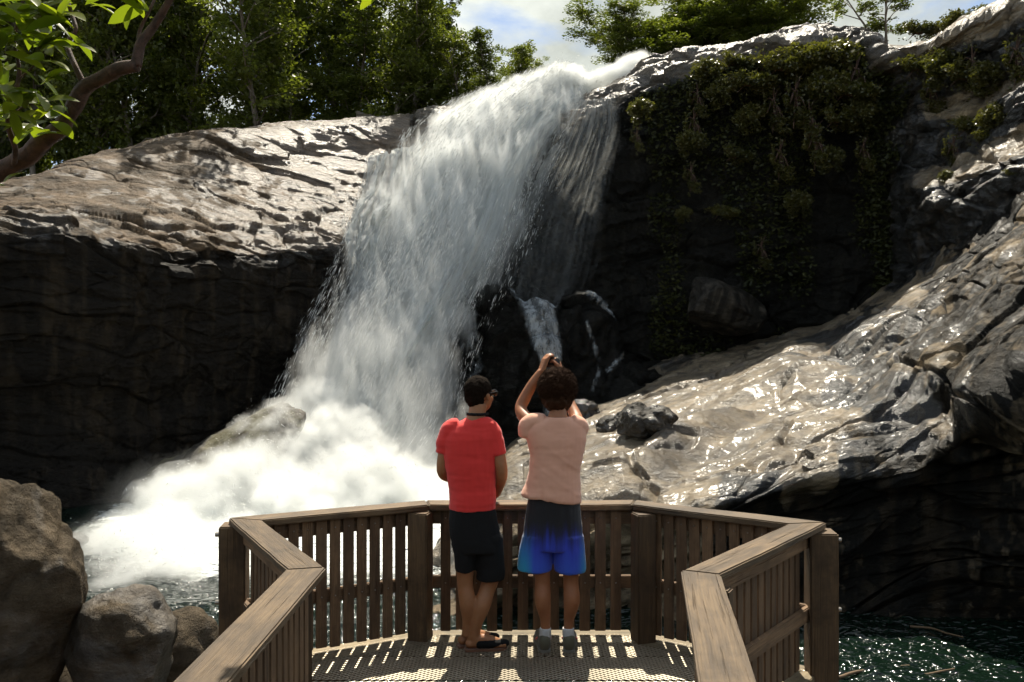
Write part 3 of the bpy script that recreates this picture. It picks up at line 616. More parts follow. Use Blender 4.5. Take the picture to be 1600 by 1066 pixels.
# ------------------------------------------------------------------ timber
def wood_mat(name, c1, c2, c3, axis='Z', rough=.7, grain=1.0):
    m_, t, b = new_mat(name)
    tc = nn(t, 'ShaderNodeTexCoord'); g = nn(t, 'ShaderNodeObjectInfo')
    uv = nn(t, 'ShaderNodeUVMap').outputs[0]          # u across the grain, v along it, metres
    ad = nn(t, 'ShaderNodeVectorMath'); ad.operation = 'ADD'; t.links.new(uv, ad.inputs[0])
    cmb = nn(t, 'ShaderNodeCombineXYZ'); t.links.new(math_(t, 'MULTIPLY', g.outputs['Random'], 37.0), cmb.inputs[0]); t.links.new(math_(t, 'MULTIPLY', g.outputs['Random'], 91.0), cmb.inputs[1]); t.links.new(cmb.outputs[0], ad.inputs[1])
    v = ad.outputs[0]
    fib = noise(t, mapping(t, v, (95, 3.0, 1)), 1, 6, .65, .4)
    big = noise(t, mapping(t, v, (12, 1.6, 1)), 1, 5, .6, .6)
    blot = noise(t, tc.outputs['Object'], 6, 6, .65)
    col = mixc(t, ramp(t, fib, [(.35, 0), (.65, 1)]), c1, c2)
    col = mixc(t, ramp(t, big, [(.42, 0), (.64, .8)]), col, c3)
    col = mixc(t, math_(t, 'MULTIPLY', ramp(t, blot, [(.5, 0), (.68, 1)]), .6), col, tuple(c * .45 for c in c1))
    lich = ramp(t, noise(t, tc.outputs['Object'], 22, 5, .7), [(.66, 0), (.72, .75)])
    col = mixc(t, lich, col, tuple(min(.6, c * 1.9) for c in c3))
    hs = nn(t, 'ShaderNodeHueSaturation'); t.links.new(col, hs.inputs['Color'])
    t.links.new(math_(t, 'ADD', math_(t, 'MULTIPLY', g.outputs['Random'], .55), .72), hs.inputs['Value'])
    t.links.new(hs.outputs[0], b.inputs['Base Color'])
    t.links.new(ramp(t, fib, [(0, rough - .12), (1, min(1, rough + .12))]), b.inputs['Roughness'])
    crk = ramp(t, noise(t, mapping(t, v, (60, 1.1, 1)), 1, 3, .5, .3), [(.30, 0), (.38, 1)])
    n1 = bump(t, None, fib, .7 * grain, .004)
    n2 = bump(t, None, crk, .8 * grain, .004, n1)
    bump(t, b, blot, .4, .008, n2)
    return m_
W_TOP = wood_mat('handrail_timber', (.125, .078, .038), (.225, .148, .075), (.066, .042, .022), rough=.66, grain=1.6)
W_PIC = wood_mat('picket_timber', (.155, .090, .044), (.26, .160, .084), (.095, .057, .030), rough=.75)
W_POST = wood_mat('post_timber', (.11, .066, .032), (.19, .118, .056), (.070, .044, .024), rough=.7)
W_DECK = wood_mat('edge_timber', (.20, .15, .085), (.30, .23, .13), (.14, .11, .06), rough=.65)
m_, t, b = new_mat('galvanised_steel'); b.inputs['Metallic'].default_value = .75; b.inputs['Roughness'].default_value = .42
tcn = nn(t, 'ShaderNodeTexCoord').outputs['Object']; t.links.new(mixc(t, noise(t, tcn, 6, 6, .7), (.26, .22, .16), (.42, .38, .30)), b.inputs['Base Color']); STEEL = m_
m_, t, b = new_mat('bolt_metal'); b.inputs['Metallic'].default_value = .9; b.inputs['Roughness'].default_value = .4; b.inputs['Base Color'].default_value = (.35, .32, .28, 1); BOLT = m_
MATS = {}
def board(name, a, b_, w, h, mat, parent, side=None, segs=1, bev=.006, wob=0.0):
    """timber from a to b (centre line), w across (horizontal or given side vector), h high; uv = (across, along) metres"""
    a = Vector(a); b_ = Vector(b_); L = (b_ - a).length; d = (b_ - a).normalized()
    s = Vector(side).normalized() if side is not None else d.cross(Vector((0, 0, 1))).normalized()
    u = s.cross(d).normalized()
    bm = bmesh.new(); vs = box_bm(bm, (0, 0, 0), (w, L, h))
    if segs > 1: bmesh.ops.subdivide_edges(bm, edges=[e for e in bm.edges if abs(e.verts[0].co.y - e.verts[1].co.y) > .5 * L], cuts=segs - 1)
    ends = [e for e in bm.edges if abs(e.verts[0].co.x - e.verts[1].co.x) < 1e-6 or abs(e.verts[0].co.z - e.verts[1].co.z) < 1e-6]
    if bev: bmesh.ops.bevel(bm, geom=[e for e in bm.edges if e.calc_face_angle(0) > 1], offset=bev, segments=2, affect='EDGES')
    uvl = bm.loops.layers.uv.new('UVMap'); off = random.random() * 9
    for f_ in bm.faces:
        n = f_.normal if f_.normal.length else Vector((0, 0, 1)); f_.normal_update(); n = f_.normal
        for l in f_.loops:
            c = l.vert.co; l[uvl].uv = ((c.x if abs(n.z) > abs(n.x) else c.z + .37) + off, c.y + off * 1.3)
    for v in bm.verts:
        if wob:
            q = v.co.y * 3 + off; v.co.x += wob * math.sin(q * 1.3 + 1) * .6 + random.uniform(-1, 1) * wob * .3; v.co.z += wob * math.sin(q * 2.1) * .5
    M = Matrix((s, d, u)).transposed().to_4x4(); mid = (a + b_) / 2
    me = bpy.data.meshes.new(name); bm.to_mesh(me); bm.free()
    o = obj(name, me, mat, parent); MW = Matrix.Translation(mid) @ M; o.matrix_local = MW; MATS[o.name] = MW
    return o
H = .90
K = (CZ - H) * F
def rp(px, py): D = K / (py - 533); return Vector(((px - 800) / F * D, D, 0))
c1 = rp(383, 811); c2 = rp(668, 785); c3 = rp(990, 785); c4 = rp(1262, 817); c5 = rp(478, 888); c6 = rp(1095, 894)
c7 = rp(312, 1066); c8 = rp(1138, 1066)
c7 = c5 + (c7 - c5) * 3.6; c8 = c6 + (c8 - c6) * 3.6
loop_pts = [c7, c5, c1, c2, c3, c4, c6, c8]
plat = empty('viewing_platform', (0, 4, 0)); tag(plat, 'timber viewing platform with slatted railing and steel mesh floor that both people stand on', 'viewing platform')
piv = Vector((0, 4, 0))
def L_(p, z=0.0): return Vector((p[0], p[1], z)) - piv
# handrail boards: mitred planks
def mitred(name, A, B, prevP, nextP, w, z0, z1, mat, parent, bev=.007):
    d = (B - A).normalized(); n = Vector((-d.y, d.x, 0))
    def mit(Pt, Q, sgn):
        if Q is None: return Pt + n * w / 2, Pt - n * w / 2
        e = ((Q - Pt) if sgn > 0 else (Pt - Q)).normalized(); n2 = Vector((-e.y, e.x, 0)); bis = (n + n2).normalized(); k = w / 2 / max(.3, bis.dot(n))
        return Pt + bis * k, Pt - bis * k
    a1, a2 = mit(A, prevP, -1); b1, b2 = mit(B, nextP, 1)
    g = .0025; a1 += d * g; a2 += d * g; b1 -= d * g; b2 -= d * g
    bm = bmesh.new(); vs = [bm.verts.new(L_(p, z)) for z in (z0, z1) for p in (a1, a2, b2, b1)]
    for f_ in ((3, 2, 1, 0), (4, 5, 6, 7), (0, 1, 5, 4), (1, 2, 6, 5), (2, 3, 7, 6), (3, 0, 4, 7)): bm.faces.new([vs[i] for i in f_])
    bmesh.ops.recalc_face_normals(bm, faces=bm.faces[:])
    le = [e for e in bm.edges if abs((e.verts[0].co - e.verts[1].co).normalized().dot(d)) > .8]
    bmesh.ops.subdivide_edges(bm, edges=le, cuts=14)
    bmesh.ops.bevel(bm, geom=[e for e in bm.edges if e.calc_face_angle(0) > .5], offset=bev, segments=2, affect='EDGES')
    uvl = bm.loops.layers.uv.new('UVMap'); off = random.random() * 9
    for f_ in bm.faces:
        f_.normal_update()
        for l in f_.loops:
            c = l.vert.co; l[uvl].uv = ((c.dot(n) if abs(f_.normal.z) > .5 else c.z + .37) + off, c.dot(d) + off)
    for v in bm.verts:
        q = np.array(v.co) * 2.5
        v.co.z += float(vnoise(q[None] + 3, 3)[0]) * .003; off2 = float(vnoise(np.array(v.co)[None] * 7.0 + 9, 5)[0]) * .004; v.co += n * off2
    me = bpy.data.meshes.new(name); bm.to_mesh(me); bm.free()
    return obj(name, me, mat, parent)
inn = Vector((.1, 4.6, 0))
n_pick = 0
for i in range(len(loop_pts) - 1):
    A, B = loop_pts[i], loop_pts[i + 1]
    mitred('handrail', A, B, loop_pts[i - 1] if i else None, loop_pts[i + 2] if i + 2 < len(loop_pts) else None, .185 if i in (0, 6) else .165, H - .042, H, W_TOP, plat)
    d = (B - A).normalized(); n = Vector((-d.y, d.x, 0)); 
    if i == 0 : n = Vector((d.y, -d.x, 0)) if d.x > -9 else n
    cen = (A + B) / 2
    inward = (Vector((0, 4.3, 0)) - cen); inward.z = 0
    if n.dot(inward) < 0: n = -n
    if i == 0 or i == 6:
        n = Vector((1, 0, 0)) if i == 0 else Vector((-1, 0, 0)); n = (n - d * n.dot(d)).normalized()
    L = (B - A).length
    # rails on the outer side of the pickets
    e0, e1 = A + d * .0, B - d * .0
    up = board('top_rail', L_(e0 - n * .005, H - .095), L_(e1 - n * .005, H - .095), .035, .10, W_PIC, plat)
    mr = board('mid_rail', L_(e0 - n * .005, .36), L_(e1 - n * .005, .36), .036, .085, W_PIC, plat)
    # pickets
    pitch = .105 if i == 3 else .088; cnt = int((L - (.12 if i == 3 else .07)) / pitch); st = (L - (cnt - 1) * pitch) / 2
    for k in range(cnt):
        s = st + k * pitch; Pt = A + d * s
        if Pt.y < 1.2: continue
        w_ = (.070 if i == 3 else .067) + random.uniform(-.003, .003); jz = random.uniform(-.006, .006)
        o = board('picket', L_(Pt + n * .024, .035 + jz), L_(Pt + n * .024, H - .047), w_, .019, W_PIC, plat, side=d, bev=.003)
        n_pick += 1
        if i in (2, 3, 4):
            for zz in (H - .10, .36):
                bm = bmesh.new(); bmesh.ops.create_uvsphere(bm, u_segments=8, v_segments=5, radius=.0055); me = bpy.data.meshes.new('screw'); bm.to_mesh(me); bm.free()
                so = obj('screw', me, BOLT, o); so.matrix_local = MATS[o.name].inverted() @ Matrix.Translation(L_(Pt + n * .0335, zz))
print('pickets', n_pick)
# posts
def post(c, w, z0, z1, rz, bolts=None):
    o = board('post', L_(c, z0), L_(c, z1), w, w, W_POST, plat, side=(math.cos(rz), math.sin(rz), 0), bev=.008)
    if bolts:
        for zz in bolts:
            bm = bmesh.new(); bmesh.ops.create_cone(bm, cap_ends=True, segments=10, radius1=.014, radius2=.014, depth=.05, matrix=Matrix.Rotation(R(90), 4, 'Y'))
            me = bpy.data.meshes.new('bolt'); bm.to_mesh(me); bm.free(); bo = obj('bolt', me, BOLT, o)
            sgn = -1 if c.x < 0 else 1
            bo.matrix_local = MATS[o.name].inverted() @ Matrix.Translation(L_(c + Vector((sgn * (w / 2 + .012), 0, 0)), zz))
post(Vector(((366 - 800) / F * 5.12, 5.12, 0)), .158, -3.4, .865, R(8), (.80, .38, -.1))
post(Vector(((1283 - 800) / F * 4.98, 4.98, 0)), .165, -3.4, .855, R(-6), (.80, .38, -.1))
post(Vector(((657 - 800) / F * 5.54, 5.54, 0)), .135, -.35, H - .045, R(-14))
post(Vector(((1005 - 800) / F * 5.50, 5.50, 0)), .13, -.35, H - .045, R(16))
post(c5 + Vector((-.03, .02, 0)), .09, -.3, H - .045, R(30))
post(c6 + Vector((.10, .0, 0)), .09, -.6, H - .075, R(-30))
# supports under the deck
for x, y in ((-.6, 5.6), (.85, 5.6), (-1.0, 4.0), (.9, 4.0), (-.9, 1.6), (.7, 1.6)):
    board('support_post', L_((x, y), -4.2 if y > 5 else -3.2), L_((x, y), -.16), .14, .14, W_POST, plat, side=(1, 0, 0))
# floor: edge planks, joists, expanded steel mesh
for i in (1, 2, 3, 4, 5):
    A, B = loop_pts[i], loop_pts[i + 1]; d = (B - A).normalized(); n = Vector((-d.y, d.x, 0)); inward = Vector((.1, 4.4, 0)) - (A + B) / 2
    if n.dot(inward) < 0: n = -n
    for k, (off, w_) in enumerate(((-.005, .12), (.115, .11))):
        cut = .10 + .06 * k if i != 3 else .02 + .07 * k
        board('edge_board', L_(A + n * off + d * (.02 + .05 * k), -.012), L_(B + n * off - d * (.02 + .05 * k), -.012 - .002 * k), w_, .04, W_DECK, plat, bev=.004)
    board('fascia_beam', L_(A - n * .03, -.13), L_(B - n * .03, -.13), .045, .18, W_POST, plat)
for y in np.arange(-.6, 5.6, .42):
    half = 1.55 if y > 4.2 else .82
    board('joist', L_((-half + .05, y), -.10), L_((half + .1, y), -.10), .045, .13, W_POST, plat)
poly = [np.array((p.x, p.y)) for p in (c7, c5, c1, c2, c3, c4, c6, c8)]
cxy = np.mean([poly[2], poly[3], poly[4], poly[5]], axis=0)
def inside(x, y):
    r = np.zeros(np.shape(x), bool); n_ = len(poly); j = n_ - 1
    for i in range(n_):
        xi, yi = poly[i]; xj, yj = poly[j]
        c = ((yi > y) != (yj > y)) & (x < (xj - xi) * (y - yi) / (yj - yi + 1e-12) + xi); r ^= c; j = i
    return r
def mesh_floor(name, y0, y1, parent):
    w, h = .046, .030; V, Fs = [], []
    nx = int(4.2 / (w / 2)); xs = -2.0 + np.arange(nx) * w / 2
    rows_ = int((y1 - y0 - .012) / (h / 2)); b = 0
    for r_ in range(rows_):
        yy = y0 + .008 + r_ * h / 2
        if r_ % 2: continue
        for ph in (0, 1):
            ys = yy + (h / 4) * np.where((np.arange(nx) + ph) % 2 == 0, 1, -1) + (0 if ph == 0 else h / 2 * .0) + ph * h / 2
            m_ok = inside(xs, ys)
            x4 = np.stack([np.stack([xs, ys - .0028, 0 * xs], -1), np.stack([xs, ys + .0028, 0 * xs + .0022], -1), np.stack([xs, ys + .0020, 0 * xs - .005], -1)], 1)
            V.append(x4.reshape(-1, 3)); idx = np.where(m_ok[:-1] & m_ok[1:])[0]
            for a, c in ((0, 1), (1, 2), (2, 0)):
                Fs.append(np.stack([b + idx * 3 + a, b + (idx + 1) * 3 + a, b + (idx + 1) * 3 + c, b + idx * 3 + c], -1))
            b += nx * 3
    # carrier strip along each panel edge
    V = np.concatenate(V); Fs = np.concatenate(Fs); V[:, 2] += .006
    used = np.unique(Fs); remap = np.full(len(V), -1); remap[used] = np.arange(len(used)); me = mesh_np(name, V[used] - np.array((piv.x, piv.y, 0)), remap[Fs], False)
    return obj(name, me, STEEL, parent)
yb = [-.6, .35, 1.3, 2.25, 3.1, 3.85, 4.35, 4.85, 5.22, 5.62]
for i in range(len(yb) - 1): mesh_floor('mesh_panel', yb[i] + .006, yb[i + 1] - .006, plat)
# ------------------------------------------------------------------ boulders
BOULD = rock_mat('boulder_rock', light=(.165, .122, .075), dark=(.045, .034, .021), rough=(.5, .75), fine=.8)
BOULW = rock_mat('wet_boulder_rock', light=(.10, .085, .065), dark=(.03, .026, .02), rough=(.2, .4), fine=.5)
BOULM = rock_mat('mossy_boulder_rock', light=(.06, .046, .024), dark=(.02, .018, .012), rough=(.6, .8), fine=.5, moss=(.075, .065, .010))
def on_slope(px, py, up=0.0):
    g = GR.reshape(-1, 3); q = np.hypot(800 + F * g[:, 0] / g[:, 1] - px, 533 + F * (CZ - g[:, 2]) / g[:, 1] - py); c = np.where(q < 5)[0]; k = c[np.argmin(g[c, 1])] if len(c) else np.argmin(q)
    return g[k] + (0, 0, up)
def boulder(name, loc, size, seed, mat, label, rot=(0, 0, 0), cuts=7, res=5, rough=.12, stain=.1, wet=.4, moss=0, group=None, lumps=.15, pts=None):
    bm = bmesh.new(); bmesh.ops.create_icosphere(bm, subdivisions=res, radius=1)
    rs = np.random.default_rng(seed); co = np.array([v.co for v in bm.verts])
    for _ in range(cuts):            # flat broken sides
        d = rs.normal(size=3); d /= np.linalg.norm(d); h = rs.uniform(.62, .92); k = co @ d
        over = np.clip(k - h, 0, None); co -= d[None] * (over * .85)[:, None]
    S = co * np.array(size)
    co = S * (1 + fbm(S * 1.1 / max(size) * 2 + seed, 3, seed) * lumps)[:, None]
    nrm = co / (np.linalg.norm(co, axis=1, keepdims=True) + 1e-9)
    co += nrm * ((fbm(co * 1.3 + 5, 5, seed + 2) * rough + ridged(co * 2.6, 4, seed + 3) * rough * .35) - smoothstep(.10, 0, facets(co * .8, seed)[1]) * rough * .3)[:, None]
    for v, c in zip(bm.verts, co): v.co = c
    me = bpy.data.meshes.new(name); bm.to_mesh(me); bm.free()
    for p_ in me.polygons: p_.use_smooth = True
    vattr(me, 'stain', np.full(len(co), stain)); vattr(me, 'wet', np.full(len(co), wet)); vattr(me, 'moss', np.full(len(co), float(moss)))
    o = obj(name, me, mat); o.location = loc; o.rotation_euler = rot
    tag(o, label, 'boulder', group); return o
boulder('boulder', P(2, 950, 7.6), (.62, .75, 1.30), 3, BOULD, 'tallest brown boulder at the left edge, beside the pool', (0, R(8), R(20)), rough=.15, res=6, stain=.3)
boulder('boulder', P(195, 1030, 7.9), (.52, .60, .72), 12, BOULD, 'rounded boulder with sunlit top between the tall boulder and the handrail', (R(10), R(-6), R(40)), rough=.06, res=6, wet=.6, stain=.35)
boulder('boulder', P(280, 1030, 8.8), (.42, .5, .52), 8, BOULD, 'small pale boulder half hidden behind the rounded boulder', (0, R(14), 0), rough=.05)
boulder('boulder', P(65, 1080, 9.2), (.75, .8, .9), 28, BOULD, 'low dark boulder wedged between the tall and the rounded boulder', (0, 0, R(70)), rough=.06, stain=.4)
boulder('mossy_slab', P(270, 782, 26.5), (5.0, 2.4, .95), 21, BOULM, 'long slanting slab boulder with green and ochre moss, left of the spray', (R(22), R(-33), R(10)), rough=.25, res=6, moss=1.0, wet=.6, stain=.2)
boulder('boulder', P(110, 845, 19.6), (.42, .4, .2), 31, BOULW, 'little wet rock at the water line below the mossy slab', rough=.06, res=4)
boulder('boulder', P(1132, 480, 36.4), (2.4, 1.3, 1.35), 52, BOULW, 'angular dark block with a pale upper edge below the hanging bushes', (R(8), R(12), R(10)), cuts=22, rough=.12, wet=.2, stain=.55, lumps=.05)
boulder('boulder', on_slope(1003, 668, .18), (.72, .6, .40), 57, BOULW, 'dark boulder on the sunlit wet slope right of the curly haired person', (0, R(-10), 0), rough=.30, wet=.5, stain=.5, cuts=18, res=6)
boulder('boulder', on_slope(955, 664, .06), (.4, .35, .18), 61, BOULW, 'small dark stone just left of the dark boulder on the wet slope', rough=.2, res=5, wet=.5, stain=.5, cuts=16)
boulder('boulder', on_slope(915, 648, .15), (.75, .6, .36), 65, BOULW, 'glistening black rock directly behind the curly head', (0, R(15), 0), rough=.3, res=5, wet=.8, stain=.6, cuts=16)
# sticks floating on the pool
def stick(pts, r0, r1, label):
    pts = cr_axis(np.array([(*P(px, py, 5 / (py - 533) * F)[:2], -2.97) for px, py in pts]), 24); pts += np.stack([fbm(pts * 3, 2, 3), fbm(pts * 3 + 5, 2, 4), 0 * pts[:, 0]], -1) * .06
    V, Fs = tube(pts, np.interp(np.linspace(0, 1, 24), [0, 1], [r0, r1]), 8)
    tag(obj('floating_branch', mesh_np('floating_branch', np.array(V), np.array(Fs)), W_POST), label, 'branch', 'branches floating on the pool')
stick([(1425, 982), (1455, 985), (1480, 992), (1507, 998)], .022, .012, 'pale stick floating farthest out on the dark pool, right of the platform')
stick([(1310, 1062), (1350, 1052), (1390, 1048), (1422, 1044)], .028, .016, 'brown branch floating just right of the tall corner post')
stick([(1425, 1062), (1450, 1056), (1490, 1048)], .024, .014, 'reddish branch floating at the bottom edge of the pool')
# ------------------------------------------------------------------ vegetation
def leaf_mat(name, c1, c2, trans=.45, rough=.45, vary=.5, spec=.4):
    m_ = bpy.data.materials.new(name); m_.use_nodes = True; t = m_.node_tree; b = t.nodes['Principled BSDF']
    at = nn(t, 'ShaderNodeAttribute'); at.attribute_name = 'tint'
    g = nn(t, 'ShaderNodeObjectInfo')
    f_ = math_(t, 'ADD', math_(t, 'MULTIPLY', at.outputs['Fac'], .75), math_(t, 'MULTIPLY', g.outputs['Random'], .35), True)
    col = mixc(t, f_, c1, c2)
    t.links.new(col, b.inputs['Base Color']); b.inputs['Roughness'].default_value = rough; b.inputs['Specular IOR Level'].default_value = spec
    tr = nn(t, 'ShaderNodeBsdfTranslucent'); t.links.new(mixc(t, 1.0, col, (1.5, 1.7, .55), 'MULTIPLY'), tr.inputs[0])
    mx = nn(t, 'ShaderNodeMixShader'); mx.inputs[0].default_value = trans
    t.links.new(b.outputs[0], mx.inputs[1]); t.links.new(tr.outputs[0], mx.inputs[2]); t.links.new(mx.outputs[0], t.nodes['Material Output'].inputs[0])
    return m_
LEAF = leaf_mat('forest_leaf', (.032, .046, .011), (.17, .18, .042), trans=.5)
LEAFB = leaf_mat('bush_leaf', (.035, .040, .012), (.15, .135, .040), trans=.35, rough=.35, spec=.6)
LEAFF = leaf_mat('broad_leaf', (.07, .11, .012), (.22, .24, .025), trans=.55, rough=.35)
m_, t, b = new_mat('bark'); tcn = nn(t, 'ShaderNodeTexCoord').outputs['Object']
bn_ = noise(t, mapping(t, tcn, (1, 1, .25)), 14, 7, .7)
t.links.new(mixc(t, ramp(t, bn_, [(.35, 0), (.65, 1)]), (.09, .07, .05), (.27, .22, .17)), b.inputs['Base Color']); b.inputs['Roughness'].default_value = .8
bump(t, b, bn_, .9, .02); BARK = m_
m_, t, b = new_mat('red_bark'); tcn = nn(t, 'ShaderNodeTexCoord').outputs['Object']; bn_ = noise(t, tcn, 16, 8, .7, .4)
t.links.new(mixc(t, ramp(t, bn_, [(.38, 0), (.62, 1)]), (.050, .028, .020), (.15, .085, .06)), b.inputs['Base Color']); b.inputs['Roughness'].default_value = .75
bump(t, b, bn_, 1, .012); BARKR = m_
def leaves_mesh(name, C, S, tint, rng, up=.35, ratio=.5):
    """one folded leaf (two triangles pairs as quads) at every point of C with length S"""
    n = len(C); d = rng.normal(size=(n, 3)); d[:, 2] = d[:, 2] * .6 - .15; d /= np.linalg.norm(d, axis=1, keepdims=True)
    nrm = rng.normal(size=(n, 3)) * .75 + np.array((0, 0, up * 2)); s = np.cross(d, nrm); s /= np.linalg.norm(s, axis=1, keepdims=True) + 1e-9
    S = S[:, None]
    V = np.stack([C - d * S * .5, C + s * S * ratio * .5, C + d * S * .5, C - s * S * ratio * .5], 1).reshape(-1, 3)
    Fc = np.arange(n * 4).reshape(-1, 4); me = mesh_np(name, V, Fc, False); vattr(me, 'tint', np.repeat(tint, 4)); return me
def make_tree(seed, h=11, crown_w=2.4, base=.25, nlimb=26, leaves=5200, leaf=.26, trunk_r=.16, conic=.5, lean=.3, mat=LEAF, blob=.8, gap=.0, name='forest_tree', multi=1):
    rng = np.random.default_rng(seed); V, Fs = [], []; cent = []
    root = empty(name)
    for mtr in range(multi):
        tp = [np.array((0, 0, -.6))]; dxy = rng.normal(size=2) * lean / 3 + (rng.normal(size=2) * .16 * (multi > 1))
        for k in range(1, 9):
            dxy = dxy + rng.normal(size=2) * .05
            tp.append(tp[-1] + np.array((dxy[0], dxy[1], 1.0)) * (h * .96 + .6) / 8)
        tp = np.array(tp); tr = trunk_r * (1 - np.linspace(0, .88, 9)) / (multi ** .4); tube(tp, tr, 7, True, V, Fs)
        for k in range(nlimb // multi):
            f_ = base + (1 - base) * ((k + rng.random()) / (nlimb // multi)); p0 = np.array([np.interp(f_ * 8, range(9), tp[:, c]) for c in range(3)])
            prof = (1 - ((f_ - base) / (1 - base)) ** 1.6 * conic) * (.55 + .45 * min(1, (f_ - base) * 5)); az = k * 2.4 + rng.random()
            ln = crown_w * prof * rng.uniform(.55, 1.1); el = rng.uniform(.15, .8) + f_ * .3
            d = np.array((math.cos(az) * math.cos(el), math.sin(az) * math.cos(el), math.sin(el)))
            pts = [p0, p0 + d * ln * .5 + rng.normal(size=3) * .08 * ln, p0 + d * ln * .95 + np.array((0, 0, -.05 * ln))]
            tube(pts, [trunk_r * .35 * (1 - f_ * .6), trunk_r * .2, trunk_r * .07], 5, False, V, Fs)
            for q in range(3):
                cc = p0 + d * ln * (.45 + .3 * q) + rng.normal(size=3) * .25 * blob; cent.append((cc, blob * rng.uniform(.5, 1.1) * (1 - .3 * f_)))
        cent.append((tp[-1], blob * .6))
    me = mesh_np('trunk', np.array(V), np.array(Fs)); obj('trunk', me, BARK, root)
    # leaves: clusters around limb ends, most near the upper and outer side, some openings left
    w = np.array([c[1] ** 2 for c in cent]); w /= w.sum(); idx = rng.choice(len(cent), size=leaves, p=w)
    cc = np.array([c[0] for c in cent])[idx]; rr = np.array([c[1] for c in cent])[idx]
    d = rng.normal(size=(leaves, 3)); d /= np.linalg.norm(d, axis=1, keepdims=True); rad = rr * rng.random(leaves) ** .45
    pos = cc + d * rad[:, None] * np.array((1.1, 1.1, .62))
    keep = fbm(pos * 1.1 / blob + seed, 3, seed) > -.14 + gap; pos = pos[keep]; n = len(pos)
    tint = np.clip(.5 + .45 * fbm(pos * .7 + 5, 2, seed + 1) + rng.normal(size=n) * .18, 0, 1)
    obj('crown', leaves_mesh('crown', pos, leaf * rng.uniform(.6, 1.3, n), tint, rng), mat, root)
    return root
protos = [make_tree(101, 12, 2.1, .22, 30, 12000, .21, conic=.6), make_tree(102, 10, 2.6, .18, 30, 12500, .21, conic=.45, blob=.95), make_tree(103, 13, 1.7, .25, 34, 11000, .20, conic=.7, blob=.7, gap=.08),
          make_tree(104, 8, 2.3, .12, 26, 11000, .20, conic=.4, blob=.9), make_tree(105, 11, 2.4, .35, 24, 10500, .21, conic=.3, blob=1.0, gap=.1), make_tree(106, 10, 2.9, .12, 36, 17000, .22, conic=.35, blob=1.0, gap=-.25)]
used = [False] * 6
TREE_LABELS = set()
def put_tree(proto_i, loc, sc, rz, label, group, protos_=protos, used_=used, cat='tree'):
    if not used_[proto_i]: o = protos_[proto_i]; used_[proto_i] = True
    else: o = copy_tree(protos_[proto_i])
    o.location = loc; o.scale = sc; o.rotation_euler = (0, 0, rz); tag(o, label, cat, group); return o
def ground(x, y): return float(zridge(np.array([[x]]), np.array([[y]]))[0, 0])
rt = random.Random(5)
kinds = ['slender forest tree', 'round bushy forest tree', 'tall thin forest tree', 'low dense forest tree', 'open branched forest tree']
GROUP = 'forest trees along the top of the left rock slab'
def treetop(px):      # forest skyline in the photo
    return np.interp(px, [-500, 0, 250, 560, 640, 690, 730, 775, 800, 830, 870, 905], [-260, -220, -200, -120, -60, 30, 60, 35, 60, 115, 100, 128])
spots = []
for row, (D0, step) in enumerate(((50, 58), (54, 70), (59, 84), (65, 100))):
    px = -420 + row * 23
    while px < (790 if row < 3 else 640):
        spots.append((px + rt.uniform(-16, 16), D0 + rt.uniform(-1.3, 1.3), row)); px += step * rt.uniform(.8, 1.2)
extra = [(768, 50, 9, .8), (745, 52, 9, 1), (800, 53, 9, .8), (700, 49.5, 9, .9), (725, 55, 9, 1), (660, 50.5, 9, 1), (640, 54, 9, 1), (675, 57, 9, 1), (620, 51, 9, 1)]
def where(px, row):
    side = 'left of the falls'
    n = int((px + 420) / 40) 
    return px
cnt = {}
allspots = [(p, D, r) for p, D, r in spots] + [(p, D, 9) for p, D, a_, b_ in extra]
allspots.sort()
rowname = {0: 'front row', 1: 'second row', 2: 'third row', 3: 'back row', 9: 'edge row near the falls'}
ords = ['first', 'second', 'third', 'fourth', 'fifth', 'sixth', 'seventh', 'eighth', 'ninth', 'tenth', 'eleventh', 'twelfth', 'thirteenth', 'fourteenth', 'fifteenth', 'sixteenth', 'seventeenth', 'eighteenth', 'nineteenth', 'twentieth', 'twenty-first', 'twenty-second', 'twenty-third', 'twenty-fourth']
for px, D, row in allspots:
    i = rt.randrange(5) if row < 9 else rt.choice((0, 2, 4)); x = (px - 800) / F * D; g = ground(x, D)
    top = CZ - (treetop(px) + rt.uniform(-5, 55) * (1 if px < 690 else .3) - 533) / F * D
    hh = (12, 10, 13, 8, 11)[i]; s = max(.45, (top - g) / hh * (.75 if row == 0 and px < 620 and rt.random() < .5 else 1))
    cnt[row] = cnt.get(row, 0) + 1
    put_tree(i, (x, D, g - .2), (min(s, 1.15) * rt.uniform(1.1, 1.4),) * 2 + (s,), rt.uniform(0, 6.3), '%s, %s from the left in its %s' % (kinds[i], ords[min(cnt[row] - 1, 23)], rowname[row]), GROUP)
